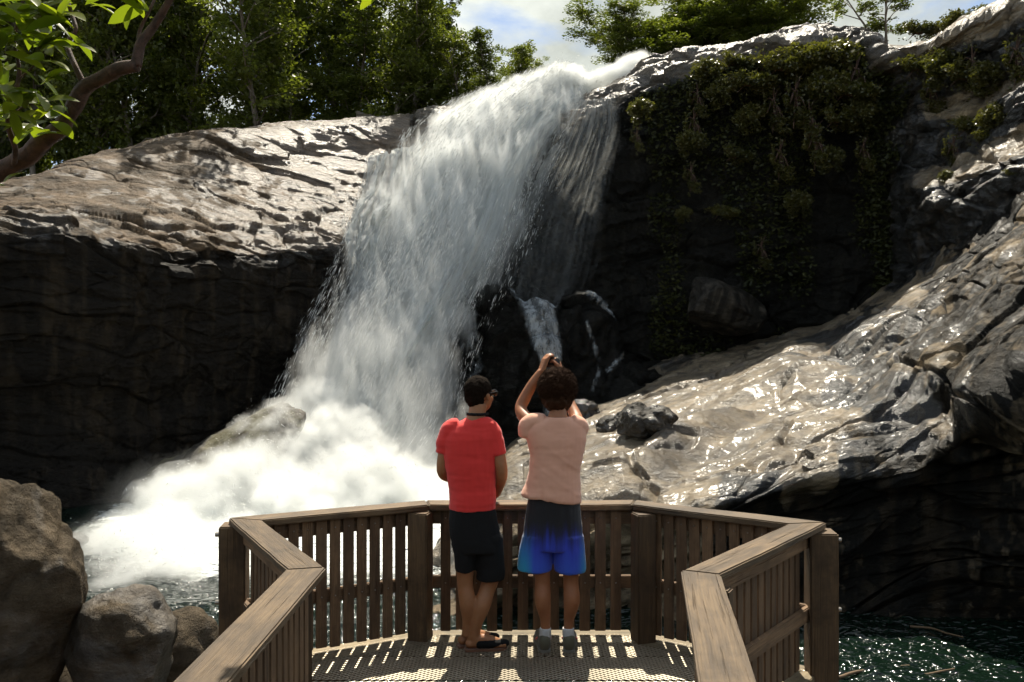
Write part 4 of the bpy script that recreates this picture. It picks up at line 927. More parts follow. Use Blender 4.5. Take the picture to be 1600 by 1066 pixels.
# understorey along the back of the slab
def make_bush(seed, r=(1.2, 1.0, .9), leaves=3200, leaf=.2, mat=LEAF, name='shrub', drape=0):
    rng = np.random.default_rng(seed); root = empty(name); nb = 16
    bc = rng.normal(size=(nb, 3)); bc /= np.linalg.norm(bc, axis=1, keepdims=True); bc = bc * np.array(r) * rng.uniform(.3, .85, (nb, 1)); bc[:, 2] = np.abs(bc[:, 2]) * (1 if not drape else 1) - drape * rng.random(nb) * r[2] * 2
    V, Fs = [], []
    for c in bc: tube([(0, .1, -.2), c * .5 + (0, 0, .05), c], [.05, .03, .012], 5, False, V, Fs)
    obj('stem', mesh_np('stem', np.array(V), np.array(Fs)), BARKR, root)
    idx = rng.integers(0, nb, leaves); d = rng.normal(size=(leaves, 3)); d /= np.linalg.norm(d, axis=1, keepdims=True)
    pos = bc[idx] + d * (rng.random(leaves) ** .5)[:, None] * np.array(r) * .42
    pos = pos[fbm(pos * 1.8 + seed, 3, seed) > -.12]; n = len(pos)
    tint = np.clip(.5 + .5 * fbm(pos * 1.2 + 5, 2, seed + 1) + rng.normal(size=n) * .2, 0, 1)
    obj('foliage', leaves_mesh('foliage', pos, leaf * rng.uniform(.6, 1.3, n), tint, rng), mat, root); return root
bp = [make_bush(201), make_bush(202, (1.0, 1, 1.2), 3000), make_bush(203, (1.5, 1.1, .8), 3600)]; bu = [False] * 3
UG = 'shrubs under the forest edge'
px = -380; k = 0
while px < 790:
    D = 48.5 + rt.uniform(-1, 1.5); x = (px - 800) / F * D; k += 1
    put_tree(rt.randrange(3), (x, D, ground(x, D) - .2), (rt.uniform(.9, 1.5),) * 3, rt.uniform(0, 6.3), 'leafy shrub at the foot of the forest, %s from the left' % ords[min(k - 1, 23)], UG, bp, bu, 'shrub')
    px += rt.uniform(42, 66)
# trees on the skyline to the right of the falls
RG = 'trees on the skyline right of the falls'
def sky_tree(i, px, top, base_y, D, wide, label):
    p0 = P(px, base_y, D); p1 = P(px, top, D); hh = (12, 10, 13, 8, 11, 10)[i]; s = (p1[2] - p0[2]) / hh
    return put_tree(i, tuple(p0), (wide, wide, s), rt.uniform(0, 6), label, RG)
sky_tree(5, 985, 20, 120, 50, .72, 'small leafy tree right beside the lip of the falls')
sky_tree(5, 1025, 20, 120, 49, 1.0, 'low round tree second from the lip of the falls')
sky_tree(5, 1065, -5, 110, 50, 1.0, 'tree with a loose crown left of the tallest skyline tree')
sky_tree(5, 1105, -45, 105, 49, 1.1, 'tallest tree on the skyline right of the falls')
sky_tree(0, 1085, -30, 100, 54, 1.3, 'shady tree at the back of the clump, behind its tallest tree')
sky_tree(1, 1000, 15, 112, 54, 1.1, 'dense little tree behind the leafy tree at the lip')
sky_tree(1, 1175, -20, 92, 54, 1.2, 'leafy tree filling the back right of the skyline clump')
sky_tree(5, 1150, -30, 95, 50, 1.05, 'bushy tree just right of the tallest skyline tree')
sky_tree(5, 1185, -25, 90, 48.5, 1.1, 'narrow tree at the right end of the skyline clump')
sky_tree(4, 1045, 5, 110, 52, 1.2, 'dark tree standing behind the middle of the skyline clump')
sky_tree(5, 1125, -20, 100, 53, 1.25, 'broad tree at the back of the skyline clump')
sky_tree(3, 1228, 32, 72, 46, .42, 'small flat topped sapling alone on the rock skyline')
sky_tree(3, 1280, 44, 62, 42, .3, 'tiny pale seedling on the skyline above the hanging bushes')
sky_tree(4, 850, 92, 150, 52, .5, 'small dark tree behind the lip of the falls')
sky_tree(4, 905, 118, 160, 54, .4, 'lowest small tree in the notch above the falls')
spread = make_tree(151, 6.5, 3.4, .30, 26, 11000, .24, trunk_r=.2, conic=.1, blob=.85, gap=.05, lean=.6, name='spreading_tree', multi=3)
spread.location = P(1385, 72, 40); spread.scale = (.6, .6, .48); tag(spread, 'spreading tree with pale forked branches at the upper right skyline', 'tree')
# bushes hanging on the dark cliff
hb = [make_bush(301, (.9, .6, .8), 3600, .15, LEAFB, 'cliff_bush', .6), make_bush(302, (.7, .55, 1.1), 3400, .15, LEAFB, 'cliff_bush', .8), make_bush(303, (1.2, .7, .7), 4200, .15, LEAFB, 'cliff_bush', .4)]; hu = [False] * 3
CG = 'bushes clinging to the dark cliff'
hang = [(1110, 105, 38.2, 1.0, 0), (1150, 95, 38.0, .9, 2), (1190, 92, 37.6, 1.1, 1), (1090, 140, 38.3, .8, 1), (1130, 135, 37.6, .9, 0), (1175, 125, 37.2, 1.1, 2), (1225, 100, 36.8, 1.2, 2), (1265, 85, 36.4, 1.4, 2), (1310, 80, 36.0, 1.3, 0), (1340, 100, 35.6, 1.2, 1),
        (1245, 135, 36.2, 1.1, 1), (1290, 125, 35.8, 1.3, 0), (1330, 140, 35.3, 1.1, 2), (1265, 170, 35.9, .9, 1), (1345, 170, 35.2, .9, 0), (1085, 180, 38.4, .9, 1), (1080, 215, 38.2, .8, 0), (1005, 165, 38.9, .8, 0), (995, 205, 38.9, .6, 1), (1275, 205, 35.8, 1.0, 1),
        (1310, 185, 35.5, .9, 2), (1175, 175, 37.4, .9, 0), (1210, 150, 37.0, 1.0, 1), (1080, 262, 38.2, .7, 1), (1070, 330, 38.0, .5, 0), (1300, 240, 35.6, .8, 0), (1350, 225, 35.3, .7, 1), (1150, 240, 37.4, .8, 2), (1220, 230, 37.0, .9, 1), (1130, 330, 37.5, .7, 2), (1250, 310, 36.6, .8, 0), (1190, 380, 37, .7, 1),
        (1440, 100, 34.3, 1.0, 2), (1480, 95, 33.0, 1.1, 0), (1520, 85, 31.8, 1.0, 1), (1455, 130, 33.8, .8, 1), (1510, 115, 32.2, 1.0, 2), (1545, 110, 31.2, .8, 0), (1590, 70, 29.8, .9, 1), (1520, 195, 31.0, .8, 2), (1560, 175, 29.8, .8, 0), (1490, 220, 31.4, .7, 1), (1540, 215, 30.2, .6, 2), (1440, 45, 36.0, .9, 2), (1500, 30, 34.0, .9, 0), (1550, 20, 32.5, .8, 2),
        (1480, 272, 30.6, .35, 0), (1585, 270, 26.8, .35, 2), (1300, 598, 23.3, .22, 2)]
hl = ['glossy bush', 'drooping bush', 'wide leafy bush']
for k, (px, py, D, s, i) in enumerate(hang):
    if px < 1060: zone = 'dark cliff near the falls'
    elif px < 1240: zone = 'middle of the dark cliff'
    elif px < 1400: zone = 'rounded cliff shoulder'
    else: zone = 'ledges at the upper right'
    cnt[zone] = cnt.get(zone, 0) + 1
    lab = '%s, %s from the top left on the %s' % (hl[i], ords[min(cnt[zone] - 1, 23)], zone)
    if k == len(hang) - 1: lab = 'little tuft of moss and leaves in a crack of the sunlit slope'
    o = put_tree(i, P(px, py, D), (s,) * 3, rt.uniform(-.5, .5), lab, CG, hb, hu, 'bush')
# hanging creepers that cover the dark face between the bushes
rng = np.random.default_rng(55); gi = rng.integers(int(.46 * 460), int(.98 * 460), 42000); gj = rng.integers(int(.42 * 700), 699, 42000)
pc = GB[gi, gj]; pn = grid_normals(GB)[gi, gj]; pn = np.where(pn[:, 1:2] > 0, -pn, pn)
msk = fbm(pc * (.55, .55, .16) + 9, 4, 3) + rng.random(len(pc)) * .25 - np.interp(pc[:, 2], [2, 9, 16], [.42, .18, .02]) - np.interp(pc[:, 0], [4.5, 6.5], [.3, 0]) > -.02
pc = pc[msk] + pn[msk] * rng.uniform(.02, .35, (int(msk.sum()), 1)); n = len(pc)
tn = np.clip(.3 + .5 * fbm(pc * .8, 3, 2) + rng.normal(size=n) * .15, 0, 1)
CREEP = leaf_mat('creeper_leaf', (.020, .026, .008), (.085, .085, .025), trans=.25, rough=.5, spec=.3)
tag(obj('creepers', leaves_mesh('creepers', pc, .20 * rng.uniform(.5, 1.4, n), tn, rng, up=.1), CREEP), 'dark creepers draped over the shaded cliff right of the falls', kind='stuff')
# near tree reaching in from the upper left
near = empty('near_tree', P(-330, 800, 5.2)); near.location.z = -1.6; tag(near, 'near tree with crooked reddish branches and big leaves at the upper left corner', 'tree')
nl = Vector(near.location)
def NP(px, py, D): return P(px, py, D) - np.array(nl)
def limb(name, pts, r0, r1, n=9):
    pts = cr_axis(np.array([NP(*p) for p in pts]), len(pts) * 5); m_n = len(pts)
    pts += np.stack([fbm(pts * 5 + 3, 2, 3), fbm(pts * 5 + 8, 2, 5), fbm(pts * 5 + 12, 2, 7)], -1) * .025 * r0 / .06
    rad = np.interp(np.linspace(0, 1, m_n), [0, 1], [r0, r1]) * (1 + .16 * fbm(pts * 9, 2, 4)); V, Fs = tube(pts, rad, n)
    return obj(name, mesh_np(name, np.array(V), np.array(Fs)), BARKR, near)
V, Fs = tube([(0, 0, -.8), (.1, .05, 1.0), tuple(NP(-230, 400, 5.1)), tuple(NP(-80, 300, 5.0))], [.14, .10, .085, .07], 10)
obj('trunk', mesh_np('trunk', np.array(V), np.array(Fs)), BARKR, near)
limb('branch', [(-80, 300, 5.0), (20, 258, 4.9), (80, 212, 4.8), (112, 172, 4.75), (135, 133, 4.7), (175, 112, 4.65), (218, 104, 4.6)], .062, .034)
limb('branch', [(214, 104, 4.6), (222, 70, 4.6), (238, 45, 4.6), (262, 5, 4.55), (285, -40, 4.5), (330, -110, 4.4)], .030, .014)
limb('branch', [(132, 136, 4.7), (118, 105, 4.7), (106, 70, 4.75), (118, 45, 4.75), (108, 10, 4.8), (96, -40, 4.8)], .018, .010)
limb('branch', [(218, 88, 4.6), (218, 50, 4.65), (232, 20, 4.65), (250, -20, 4.7)], .012, .006)
limb('branch', [(20, 262, 4.9), (24, 235, 4.7), (12, 190, 4.6), (30, 120, 4.5), (22, 60, 4.5), (40, -10, 4.5)], .016, .008)
limb('branch', [(330, -110, 4.4), (420, -90, 4.45), (520, -50, 4.5), (590, -25, 4.5)], .014, .005)
limb('branch', [(96, -40, 4.8), (60, -90, 4.7), (-20, -140, 4.6)], .012, .006)
limb('branch', [(28, 125, 4.5), (55, 100, 4.45), (80, 60, 4.4)], .006, .003, 6); limb('branch', [(12, 190, 4.6), (40, 165, 4.5), (70, 165, 4.45)], .006, .003, 6)
def broad_leaf_cluster(center, n, L, rng, spreadv=.09, droop=.3, az=None):
    for k in range(n):
        base = np.array(center) + rng.normal(size=3) * spreadv * .25; a = rng.uniform(0, 6.28) if az is None else az + rng.normal() * .7; e = rng.uniform(-.5, .9)
        d = np.array((math.cos(a) * math.cos(e), math.sin(a) * math.cos(e) * .8, math.sin(e))); d /= np.linalg.norm(d)
        nn_ = np.array((rng.normal() * .5, rng.normal() * .5 - .5, 1.0)); s = np.cross(d, nn_); s /= np.linalg.norm(s); nn_ = np.cross(s, d); ln = L * rng.uniform(.6, 1.15); wd = ln * rng.uniform(.19, .25)
        m_k = 7; V, Fs = [], []
        for j in range(m_k + 1):
            tq = j / m_k; c = base + d * ln * tq + np.array((0, 0, -1)) * droop * ln * tq * tq; hw = wd * math.sin(math.pi * min(1, tq * .93 + .05)) ** .8 * (1 if tq < 1 else .02)
            V += [c - s * hw + nn_ * hw * .25, c, c + s * hw + nn_ * hw * .25]
        for j in range(m_k):
            for q in (0, 1): i0 = j * 3 + q; Fs.append((i0, i0 + 1, i0 + 4, i0 + 3))
        LV.append(np.array(V)); LF.append(np.array(Fs) + sum(len(x) for x in LV[:-1])); LT.append(np.full(len(V), np.clip(rng.normal(.5, .3), 0, 1)))
rng = np.random.default_rng(77)
clusters = [(15, 60, 4.4, 5), (45, 30, 4.4, 5), (60, 75, 4.35, 5), (20, 20, 4.5, 4), (75, 25, 4.4, 3), (10, 100, 4.5, 4), (65, 120, 4.4, 4), (90, 60, 4.5, 3), (15, 170, 4.45, 5), (45, 165, 4.45, 4), (72, 168, 4.4, 4), (0, 185, 4.5, 4), (30, 195, 4.6, 3), (80, 190, 4.6, 4), (60, 205, 4.6, 3), (5, 290, 4.7, 2), (100, 5, 4.7, 3), (140, 8, 4.7, 3),
            (215, 0, 4.6, 4), (230, 12, 4.6, 3), (248, -8, 4.6, 3), (-30, 80, 4.5, 6), (-40, 180, 4.5, 6), (-20, -40, 4.5, 8), (60, -40, 4.5, 8), (120, -50, 4.7, 6), (575, -22, 4.5, 3), (560, -30, 4.5, 3), (596, -6, 4.5, 2), (500, -55, 4.5, 6), (450, -75, 4.45, 7), (535, -45, 4.5, 5), (400, -90, 4.4, 6), (330, -100, 4.4, 6), (290, -50, 4.5, 4), (-90, 30, 4.5, 6), (-100, 120, 4.5, 6), (30, 45, 4.3, 6), (5, 30, 4.3, 6), (55, 10, 4.3, 6), (5, 140, 4.35, 5), (50, 140, 4.35, 5), (20, 185, 4.3, 6), (90, 30, 4.35, 4), (70, 90, 4.35, 4), (0, 75, 4.3, 5), (110, -10, 4.5, 4), (190, -20, 4.5, 4)]
LV, LF, LT = [], [], []
for (px, py, D, n) in clusters: broad_leaf_cluster(NP(px, py, D), n,   .20, rng, az=None)
me = mesh_np('foliage', np.concatenate(LV), np.concatenate(LF)); vattr(me, 'tint', np.concatenate(LT)); obj('foliage', me, LEAFF, near)
# ------------------------------------------------------------------ people
def skin_mat(name, c):
    m_, t, b = new_mat(name); tcn = nn(t, 'ShaderNodeTexCoord').outputs['Object']
    t.links.new(mixc(t, ramp(t, noise(t, tcn, 9, 5, .6), [(.35, 0), (.7, 1)]), tuple(x * .82 for x in c), c), b.inputs['Base Color'])
    b.inputs['Roughness'].default_value = .5; b.inputs['Subsurface Weight'].default_value = .12; b.inputs['Subsurface Radius'].default_value = (.02, .008, .004)
    bump(t, b, noise(t, tcn, 120, 3, .6), .12, .002); return m_
def cloth_mat(name, col, var=.12, rough=.85, sheen=.3):
    m_, t, b = new_mat(name); tcn = nn(t, 'ShaderNodeTexCoord').outputs['Object']
    if isinstance(col, tuple): t.links.new(mixc(t, noise(t, tcn, 5, 5, .6), tuple(x * (1 - var) for x in col), tuple(min(1, x * (1 + var)) for x in col)), b.inputs['Base Color'])
    b.inputs['Roughness'].default_value = rough; b.inputs['Sheen Weight'].default_value = sheen
    bump(t, b, noise(t, tcn, 260, 2, .6), .25, .001); return m_, t, b, tcn
SK1 = skin_mat('skin_tan', (.48, .215, .095)); SK2 = skin_mat('skin_brown', (.46, .19, .085))
RED = cloth_mat('red_cotton', (.92, .045, .036))[0]; BLK = cloth_mat('black_cloth', (.006, .006, .006), rough=.95, sheen=0)[0]
PINK = cloth_mat('peach_cotton', (.97, .48, .32))[0]
HAIRS, t, b = new_mat('short_hair'); b.inputs['Base Color'].default_value = (.016, .010, .006, 1); b.inputs['Roughness'].default_value = .95; b.inputs['Specular IOR Level'].default_value = .1
bump(t, b, noise(t, nn(t, 'ShaderNodeTexCoord').outputs['Object'], 240, 4, .7), 1, .006)
HAIRC, t, b = new_mat('curly_hair'); b.inputs['Base Color'].default_value = (.050, .022, .010, 1); b.inputs['Roughness'].default_value = .8; b.inputs['Specular IOR Level'].default_value = .15
SOCK = cloth_mat('white_sock', (.70, .70, .68))[0]; SHOE = cloth_mat('olive_shoe', (.13, .12, .075), rough=.7)[0]; CORAL = cloth_mat('coral_trim', (.75, .14, .10))[0]; GREYC = cloth_mat('grey_cloth', (.32, .34, .34))[0]
SOLE = cloth_mat('brown_sole', (.20, .09, .045), rough=.8)[0]; GSOLE = cloth_mat('grey_sole', (.22, .21, .17), rough=.8)[0]
CAMM, t, b = new_mat('camera_black'); b.inputs['Base Color'].default_value = (.012, .012, .013, 1); b.inputs['Roughness'].default_value = .3
GLAS, t, b = new_mat('dark_lens'); b.inputs['Base Color'].default_value = (.01, .01, .012, 1); b.inputs['Roughness'].default_value = .08; b.inputs['Specular IOR Level'].default_value = .9
def ell_tube(rings, n=20, V=None, Fs=None, cap=True):
    """rings: (cx, cy, cz, rx, ry, rotz, tiltx, tilty) stacked ellipses -> closed shell"""
    V = [] if V is None else V; Fs = [] if Fs is None else Fs; base = len(V)
    A = np.array([list(r) + [0] * (8 - len(r)) for r in rings], float)
    A = cr_axis(A, (len(rings) - 1) * 4 + 1)
    for r in A:
        for j in range(n):
            a = 2 * math.pi * j / n; x, y = math.cos(a) * r[3], math.sin(a) * r[4]; c, s = math.cos(r[5]), math.sin(r[5])
            X, Y = x * c - y * s, x * s + y * c; V.append(np.array((r[0] + X, r[1] + Y, r[2] + X * r[7] + Y * r[6])))
    for k in range(len(A) - 1):
        for j in range(n):
            a = base + k * n + j; b_ = base + k * n + (j + 1) % n; Fs.append((a, b_, b_ + n, a + n))
    if cap:
        Fs.append(tuple(base + j for j in range(n))[::-1]); Fs.append(tuple(base + (len(A) - 1) * n + j for j in range(n)))
    return V, Fs
def limbp(pts, rads, n=14, V=None, Fs=None):
    pts = cr_axis(np.array(pts, float), (len(pts) - 1) * 4 + 1); rads = cr_axis(np.array(rads, float)[:, None], len(pts))[:, 0]
    return tube(pts, rads, n, True, V, Fs)
def ball(c, r, V, Fs, rot=None, sub=2):
    bm = bmesh.new(); bmesh.ops.create_icosphere(bm, subdivisions=sub, radius=1); b0 = len(V); r = np.array(r) * np.ones(3)
    for v in bm.verts:
        q = np.array(v.co) * r
        if rot is not None: q = np.array(rot @ Vector(q))
        V.append(np.array(c) + q)
    for f_ in bm.faces: Fs.append(tuple(b0 + v.index for v in f_.verts))
    bm.free()
def finish(name, V, Fs, voxel, mat, parent, sm=3, disp=None):
    me = remeshed(V, Fs, voxel, sm)
    if disp is not None:
        co = get_co(me); no = get_no(me); set_co(me, co + no * disp(co, no)[:, None])
        for p_ in me.polygons: p_.use_smooth = True
    return obj(name, me, mat, parent)
def head(V, Fs, c, yaw, pitch=0):
    """skull, face with brow, nose, lips, chin and ears; local +Y is the face direction"""
    Rm = Matrix.Rotation(yaw, 3, 'Z') @ Matrix.Rotation(pitch, 3, 'X')
    def q(x, y, z): return np.array(c) + np.array(Rm @ Vector((x, y, z)))
    ball(q(0, -.010, .035), (.076, .095, .088), V, Fs, Rm, 3); ball(q(0, .030, -.035), (.058, .062, .075), V, Fs, Rm, 3)
    ball(q(0, .065, -.078), (.028, .022, .022), V, Fs, Rm); ball(q(0, .085, .012), (.042, .016, .012), V, Fs, Rm)
    limbp([q(0, .088, .012), q(0, .103, -.014), q(0, .108, -.024)], [.007, .010, .012], 8, V, Fs)
    for s in (-1, 1):
        ball(q(s * .078, -.005, -.005), (.008, .018, .030), V, Fs, Rm); ball(q(s * .014, .100, -.026), (.008, .009, .007), V, Fs, Rm); ball(q(s * .038, .066, -.030), (.020, .018, .020), V, Fs, Rm)
    ball(q(0, .086, -.047), (.022, .010, .006), V, Fs, Rm); ball(q(0, .085, -.057), (.020, .010, .007), V, Fs, Rm)
    return q, Rm
def hand(V, Fs, wrist, dirv, palm_n, thumb_side, curl=.6, L=.185):
    """palm, four fingers of unequal length bent at the knuckles, thumb from the side of the palm"""
    d = Vector(dirv).normalized(); n = Vector(palm_n); n = (n - d * n.dot(d)).normalized(); s = d.cross(n) * thumb_side
    w = Vector(wrist)
    for k in range(5):
        f_ = k / 4; c = w + d * (.012 + .075 * f_)
        for q in (-1, 0, 1): ball(tuple(c + s * q * .026 * (.75 + .25 * f_)), (.018, .018, .014), V, Fs, None, 2)
    kn = w + d * .092
    for k, (off, ln) in enumerate(((.034, .070), (.012, .078), (-.011, .072), (-.033, .056))):
        a = kn + s * off; pts = [a]; dd = d.copy(); ax = s.copy()
        for j, sg in enumerate((.46, .31, .23)):
            dd = (Matrix.Rotation(curl * (.55 + .35 * j) * thumb_side, 3, ax) @ dd) if True else dd; pts.append(pts[-1] + dd * ln * sg)
        limbp([tuple(p) for p in pts], [.0098, .0092, .0085, .0072], 9, V, Fs)
    t0 = w + d * .022 + s * .030; t1 = t0 + (d * .6 + s * .75 + n * .25).normalized() * .036; t2 = t1 + (d * .85 + s * .30 + n * .5 * curl).normalized() * .030; t3 = t2 + (d * .95 + n * .5 * curl).normalized() * .024
    limbp([tuple(t0), tuple(t1), tuple(t2), tuple(t3)], [.014, .012, .0105, .008], 9, V, Fs)
def wrinkle(seed, amp, dirs=((0, 6, 22),), lo=-9, hi=9):
    def f(co, no):
        o = 0
        for k, (ax, ay, az) in enumerate(dirs): o = o + fbm(np.stack([co[:, 0] * ax, co[:, 1] * ay, co[:, 2] * az], -1) + seed + 7 * k, 3, seed + k)
        return o / len(dirs) * amp
    return f
# ---- person in the red shirt
DP = 5.353; SC = F / DP
def Q(px, py, dy=0.0):      # photo pixel on this person's plane -> local metres (x right, y away, z up from the feet)
    return np.array(((px - 745) / SC, dy, (1015 - py) / SC))
man = empty('person', ((745 - 800) / F * DP, DP, .009))
tag(man, 'short haired person in a red t-shirt and black knee shorts leaning at the railing', 'person')
V, Fs = [], []
yaw = R(-38)
hq, hR = head(V, Fs, Q(749, 621, .03), yaw, R(6))
limbp([Q(748, 634, .0), Q(745, 650, -.01), Q(742, 668, -.01)], [.054, .058, .075], 16, V, Fs)
ell_tube([(*Q(738, 668), .13, .075), (*Q(737, 690), .165, .095), (*Q(737, 730), .145, .10), (*Q(738, 765), .135, .095), (*Q(740, 800), .120, .09), (*Q(743, 840), .12, .09)], 20, V, Fs)
# right arm to the rail, left arm forward
limbp([Q(770, 672, .0), Q(776, 700, -.015), Q(784, 738, -.03), Q(780, 762, .05), Q(774, 783, .17)], [.052, .047, .040, .036, .026], 14, V, Fs)
hand(V, Fs, Q(774, 783, .17), (-.1, .55, -.05), (0, 0, -1), 1, .35)
limbp([Q(701, 672, .0), Q(696, 702, .0), Q(691, 738, .01), Q(700, 752, .10), Q(722, 758, .20)], [.050, .045, .038, .034, .026], 14, V, Fs)
hand(V, Fs, Q(722, 758, .20), (.8, .25, .1), (0, -.5, -1), 1, .5)
# legs
limbp([Q(730, 850, 0), Q(727, 895, .0), Q(727, 918, .0), Q(731, 945, -.015), Q(731, 975, .0), Q(729, 996, .0)], [.085, .058, .052, .054, .036, .034], 16, V, Fs)
limbp([Q(764, 850, 0), Q(766, 905, .02), Q(761, 925, .01), Q(753, 948, -.02), Q(745, 975, -.03), Q(740, 997, -.03)], [.085, .060, .052, .055, .037, .034], 16, V, Fs)
def foot(c, az, L=.25, h=.075):
    d = np.array((math.cos(az), math.sin(az), 0)); s = np.array((-d[1], d[0], 0)); c = np.array(c)
    ball(c + (0, 0, .042), (.036, .036, .042), V, Fs); ball(c - d * .025 + (0, 0, .030), (.034, .034, .030), V, Fs)
    limbp([c + (0, 0, .06), c + d * .08 + (0, 0, .050), c + d * .15 + (0, 0, .030), c + d * .20 + (0, 0, .020)], [.034, .036, .030, .018], 12, V, Fs)
    for k in (-1, 0, 1): limbp([c + d * .02 + (0, 0, .024), c + d * .14 + s * .022 * k + (0, 0, .022), c + d * .205 + s * .022 * k + (0, 0, .016)], [.026, .022, .014], 10, V, Fs)
fr = Q(741, 1015, -.03); fl = Q(728, 1015, .04); fr[2] = .012; fl[2] = .012
foot(fr, R(8)); foot(fl, R(22))
body = finish('body', V, Fs, .0065, SK1, man, 3)
def shoe_shell(name, c, az, mat, parent, L=.27, heel=True, h=.06, sole_mat=None, open_heel=False):
    V, Fs = [], []; c = np.array(c); d = np.array((math.cos(az), math.sin(az), 0)); s = np.array((-d[1], d[0], 0))
    b0 = .04 if open_heel else -.03
    for k in range(7):
        f_ = k / 6; p = c + d * (b0 + (L - .07 - b0) * f_); w = .043 + .010 * math.sin(f_ * 3.0) - .012 * f_ ** 3; hh = (h * (1 - .62 * f_) + .010)
        ball(p + (0, 0, hh * .5 + .008), (w * 1.02, w * .98, hh * .62 + .008), V, Fs, Matrix.Rotation(az, 3, 'Z'))
    o = finish(name, V, Fs, .006, mat, parent, 3)
    co = get_co(o.data); co[:, 2] = np.maximum(co[:, 2], .006); set_co(o.data, co)
    V, Fs = [], []
    prof = [(-.062, .020), (-.055, .034), (-.02, .040), (.05, .036), (.10, .044), (.15, .047), (.19, .038), (.212, .018)]
    ring = [c + d * a + s * w for a, w in prof] + [c + d * a - s * w for a, w in prof[::-1]]; n = len(ring)
    for z in (-.001, .014): V += [np.array((p[0], p[1], z)) for p in ring]
    Fs = [(j, (j + 1) % n, n + (j + 1) % n, n + j) for j in range(n)] + [tuple(range(n))[::-1], tuple(range(n, 2 * n))]
    me = bpy.data.meshes.new('sole'); me.from_pydata([tuple(v) for v in V], [], Fs); me.update()
    obj('sole', me, sole_mat or SOLE, o)
    return o
shoe_shell('shoe', fr, R(8), BLK, man, open_heel=True, h=.045); shoe_shell('shoe', fl, R(22), BLK, man, open_heel=True, h=.045)
# shirt
V, Fs = [], []
ell_tube([(*Q(746, 655, -.005), .068, .060), (*Q(743, 661, -.005), .10, .075), (*Q(738, 671), .158, .095), (*Q(735, 688), .182, .112), (*Q(735, 715), .176, .118), (*Q(736, 745), .158, .118), (*Q(737, 772), .150, .118), (*Q(738, 797), .152, .125)], 28, V, Fs)
limbp([Q(757, 668), Q(768, 676, -.005), Q(774, 692, -.012), Q(777, 711, -.018)], [.062, .060, .057, .061], 16, V, Fs)
limbp([Q(718, 669), Q(703, 676, 0), Q(697, 692, 0), Q(695, 709, .0)], [.060, .062, .058, .056], 16, V, Fs)
w1 = wrinkle(3, .018, ((7, 5, 9), (16, 6, 3), (4, 5, 24)))
finish('shirt', V, Fs, .0075, RED, man, 3, lambda co, no: w1(co, no) + .004)
# shorts
V, Fs = [], []
ell_tube([(*Q(738, 786), .138, .105), (*Q(739, 800), .148, .115), (*Q(741, 830), .158, .122), (*Q(744, 852), .160, .122), (*Q(745, 862), .155, .118)], 24, V, Fs)
ell_tube([(*Q(728, 838), .082, .105), (*Q(727, 865), .074, .098), (*Q(727, 893), .066, .088)], 20, V, Fs)
ell_tube([(*Q(762, 838, .01), .092, .108), (*Q(765, 870, .02), .094, .100), (*Q(766, 907, .02), .092, .094, 0, 0, .02)], 20, V, Fs)
w2 = wrinkle(13, .014, ((14, 6, 3), (6, 6, 12)))
finish('shorts', V, Fs, .0075, BLK, man, 3, lambda co, no: w2(co, no) + .003)
# hair cap
def sub_hair(name, c, Rm, parent):
    V, Fs = [], []
    def q(x, y, z): return np.array(c) + np.array(Rm @ Vector((x, y, z)))
    ball(q(0, -.016, .044), (.084, .100, .090), V, Fs, Rm, 3); ball(q(0, -.050, -.005), (.072, .058, .070), V, Fs, Rm, 3); ball(q(0, -.052, -.052), (.050, .034, .030), V, Fs, Rm, 3)
    for s in (-1, 1): ball(q(s * .070, .012, .016), (.012, .030, .030), V, Fs, Rm)
    return finish(name, V, Fs, .006, HAIRS, parent, 2, lambda co, no: fbm(co * 110, 3, 4) * .007 + fbm(co * 30, 2, 5) * .004)
sub_hair('hair', Q(749, 621, .03), hR, man)
# sunglasses and camera strap are worn: things of their own
sg = empty('sunglasses', (0, 0, 0)); V, Fs = [], []
hc = Vector(man.location)
for s in (-1, 1):
    limbp([hq(s * .080, .0, .018), hq(s * .083, .05, .018), hq(s * .074, .096, .014)], [.0028, .003, .0035], 6, V, Fs)
limbp([hq(-.074, .098, .014), hq(0, .112, .016), hq(.074, .098, .014)], [.004, .003, .004], 6, V, Fs)
o = obj('frame', mesh_np('frame', np.array([v for v in V]), np.array([f for f in Fs])), CAMM, sg)
for s in (-1, 1):
    V, Fs = [], []; ball(hq(s * .038, .108, .004), (.032, .006, .024), V, Fs, hR); me = bpy.data.meshes.new('lens'); me.from_pydata([tuple(v) for v in V], [], Fs)
    for p_ in me.polygons: p_.use_smooth = True
    obj('lens', me, GLAS, sg)
sg.location = man.location; tag(sg, 'dark sunglasses worn by the person in the red t-shirt', 'sunglasses')
V, Fs = [], []
a = np.linspace(0, 2 * math.pi, 25); cN = Q(746, 652, -.004)
pts = [cN + np.array((math.cos(t_) * .068, math.sin(t_) * .070 + .004, .014 - .035 * (math.sin(t_) > 0) * math.sin(t_))) for t_ in a]
for k in range(24):
    p, q_ = pts[k], pts[k + 1]; b0 = len(V); V += [p + (0, 0, .009), q_ + (0, 0, .009), q_ - (0, 0, .009), p - (0, 0, .009)]; Fs.append((b0, b0 + 1, b0 + 2, b0 + 3))
me = mesh_np('neck_strap', np.array(V), np.array(Fs)); st = obj('neck_strap', me, BLK); st.location = man.location
sm_ = st.modifiers.new('t', 'SOLIDIFY'); sm_.thickness = .004; tag(st, 'black strap round the neck of the person in the red t-shirt', 'strap')
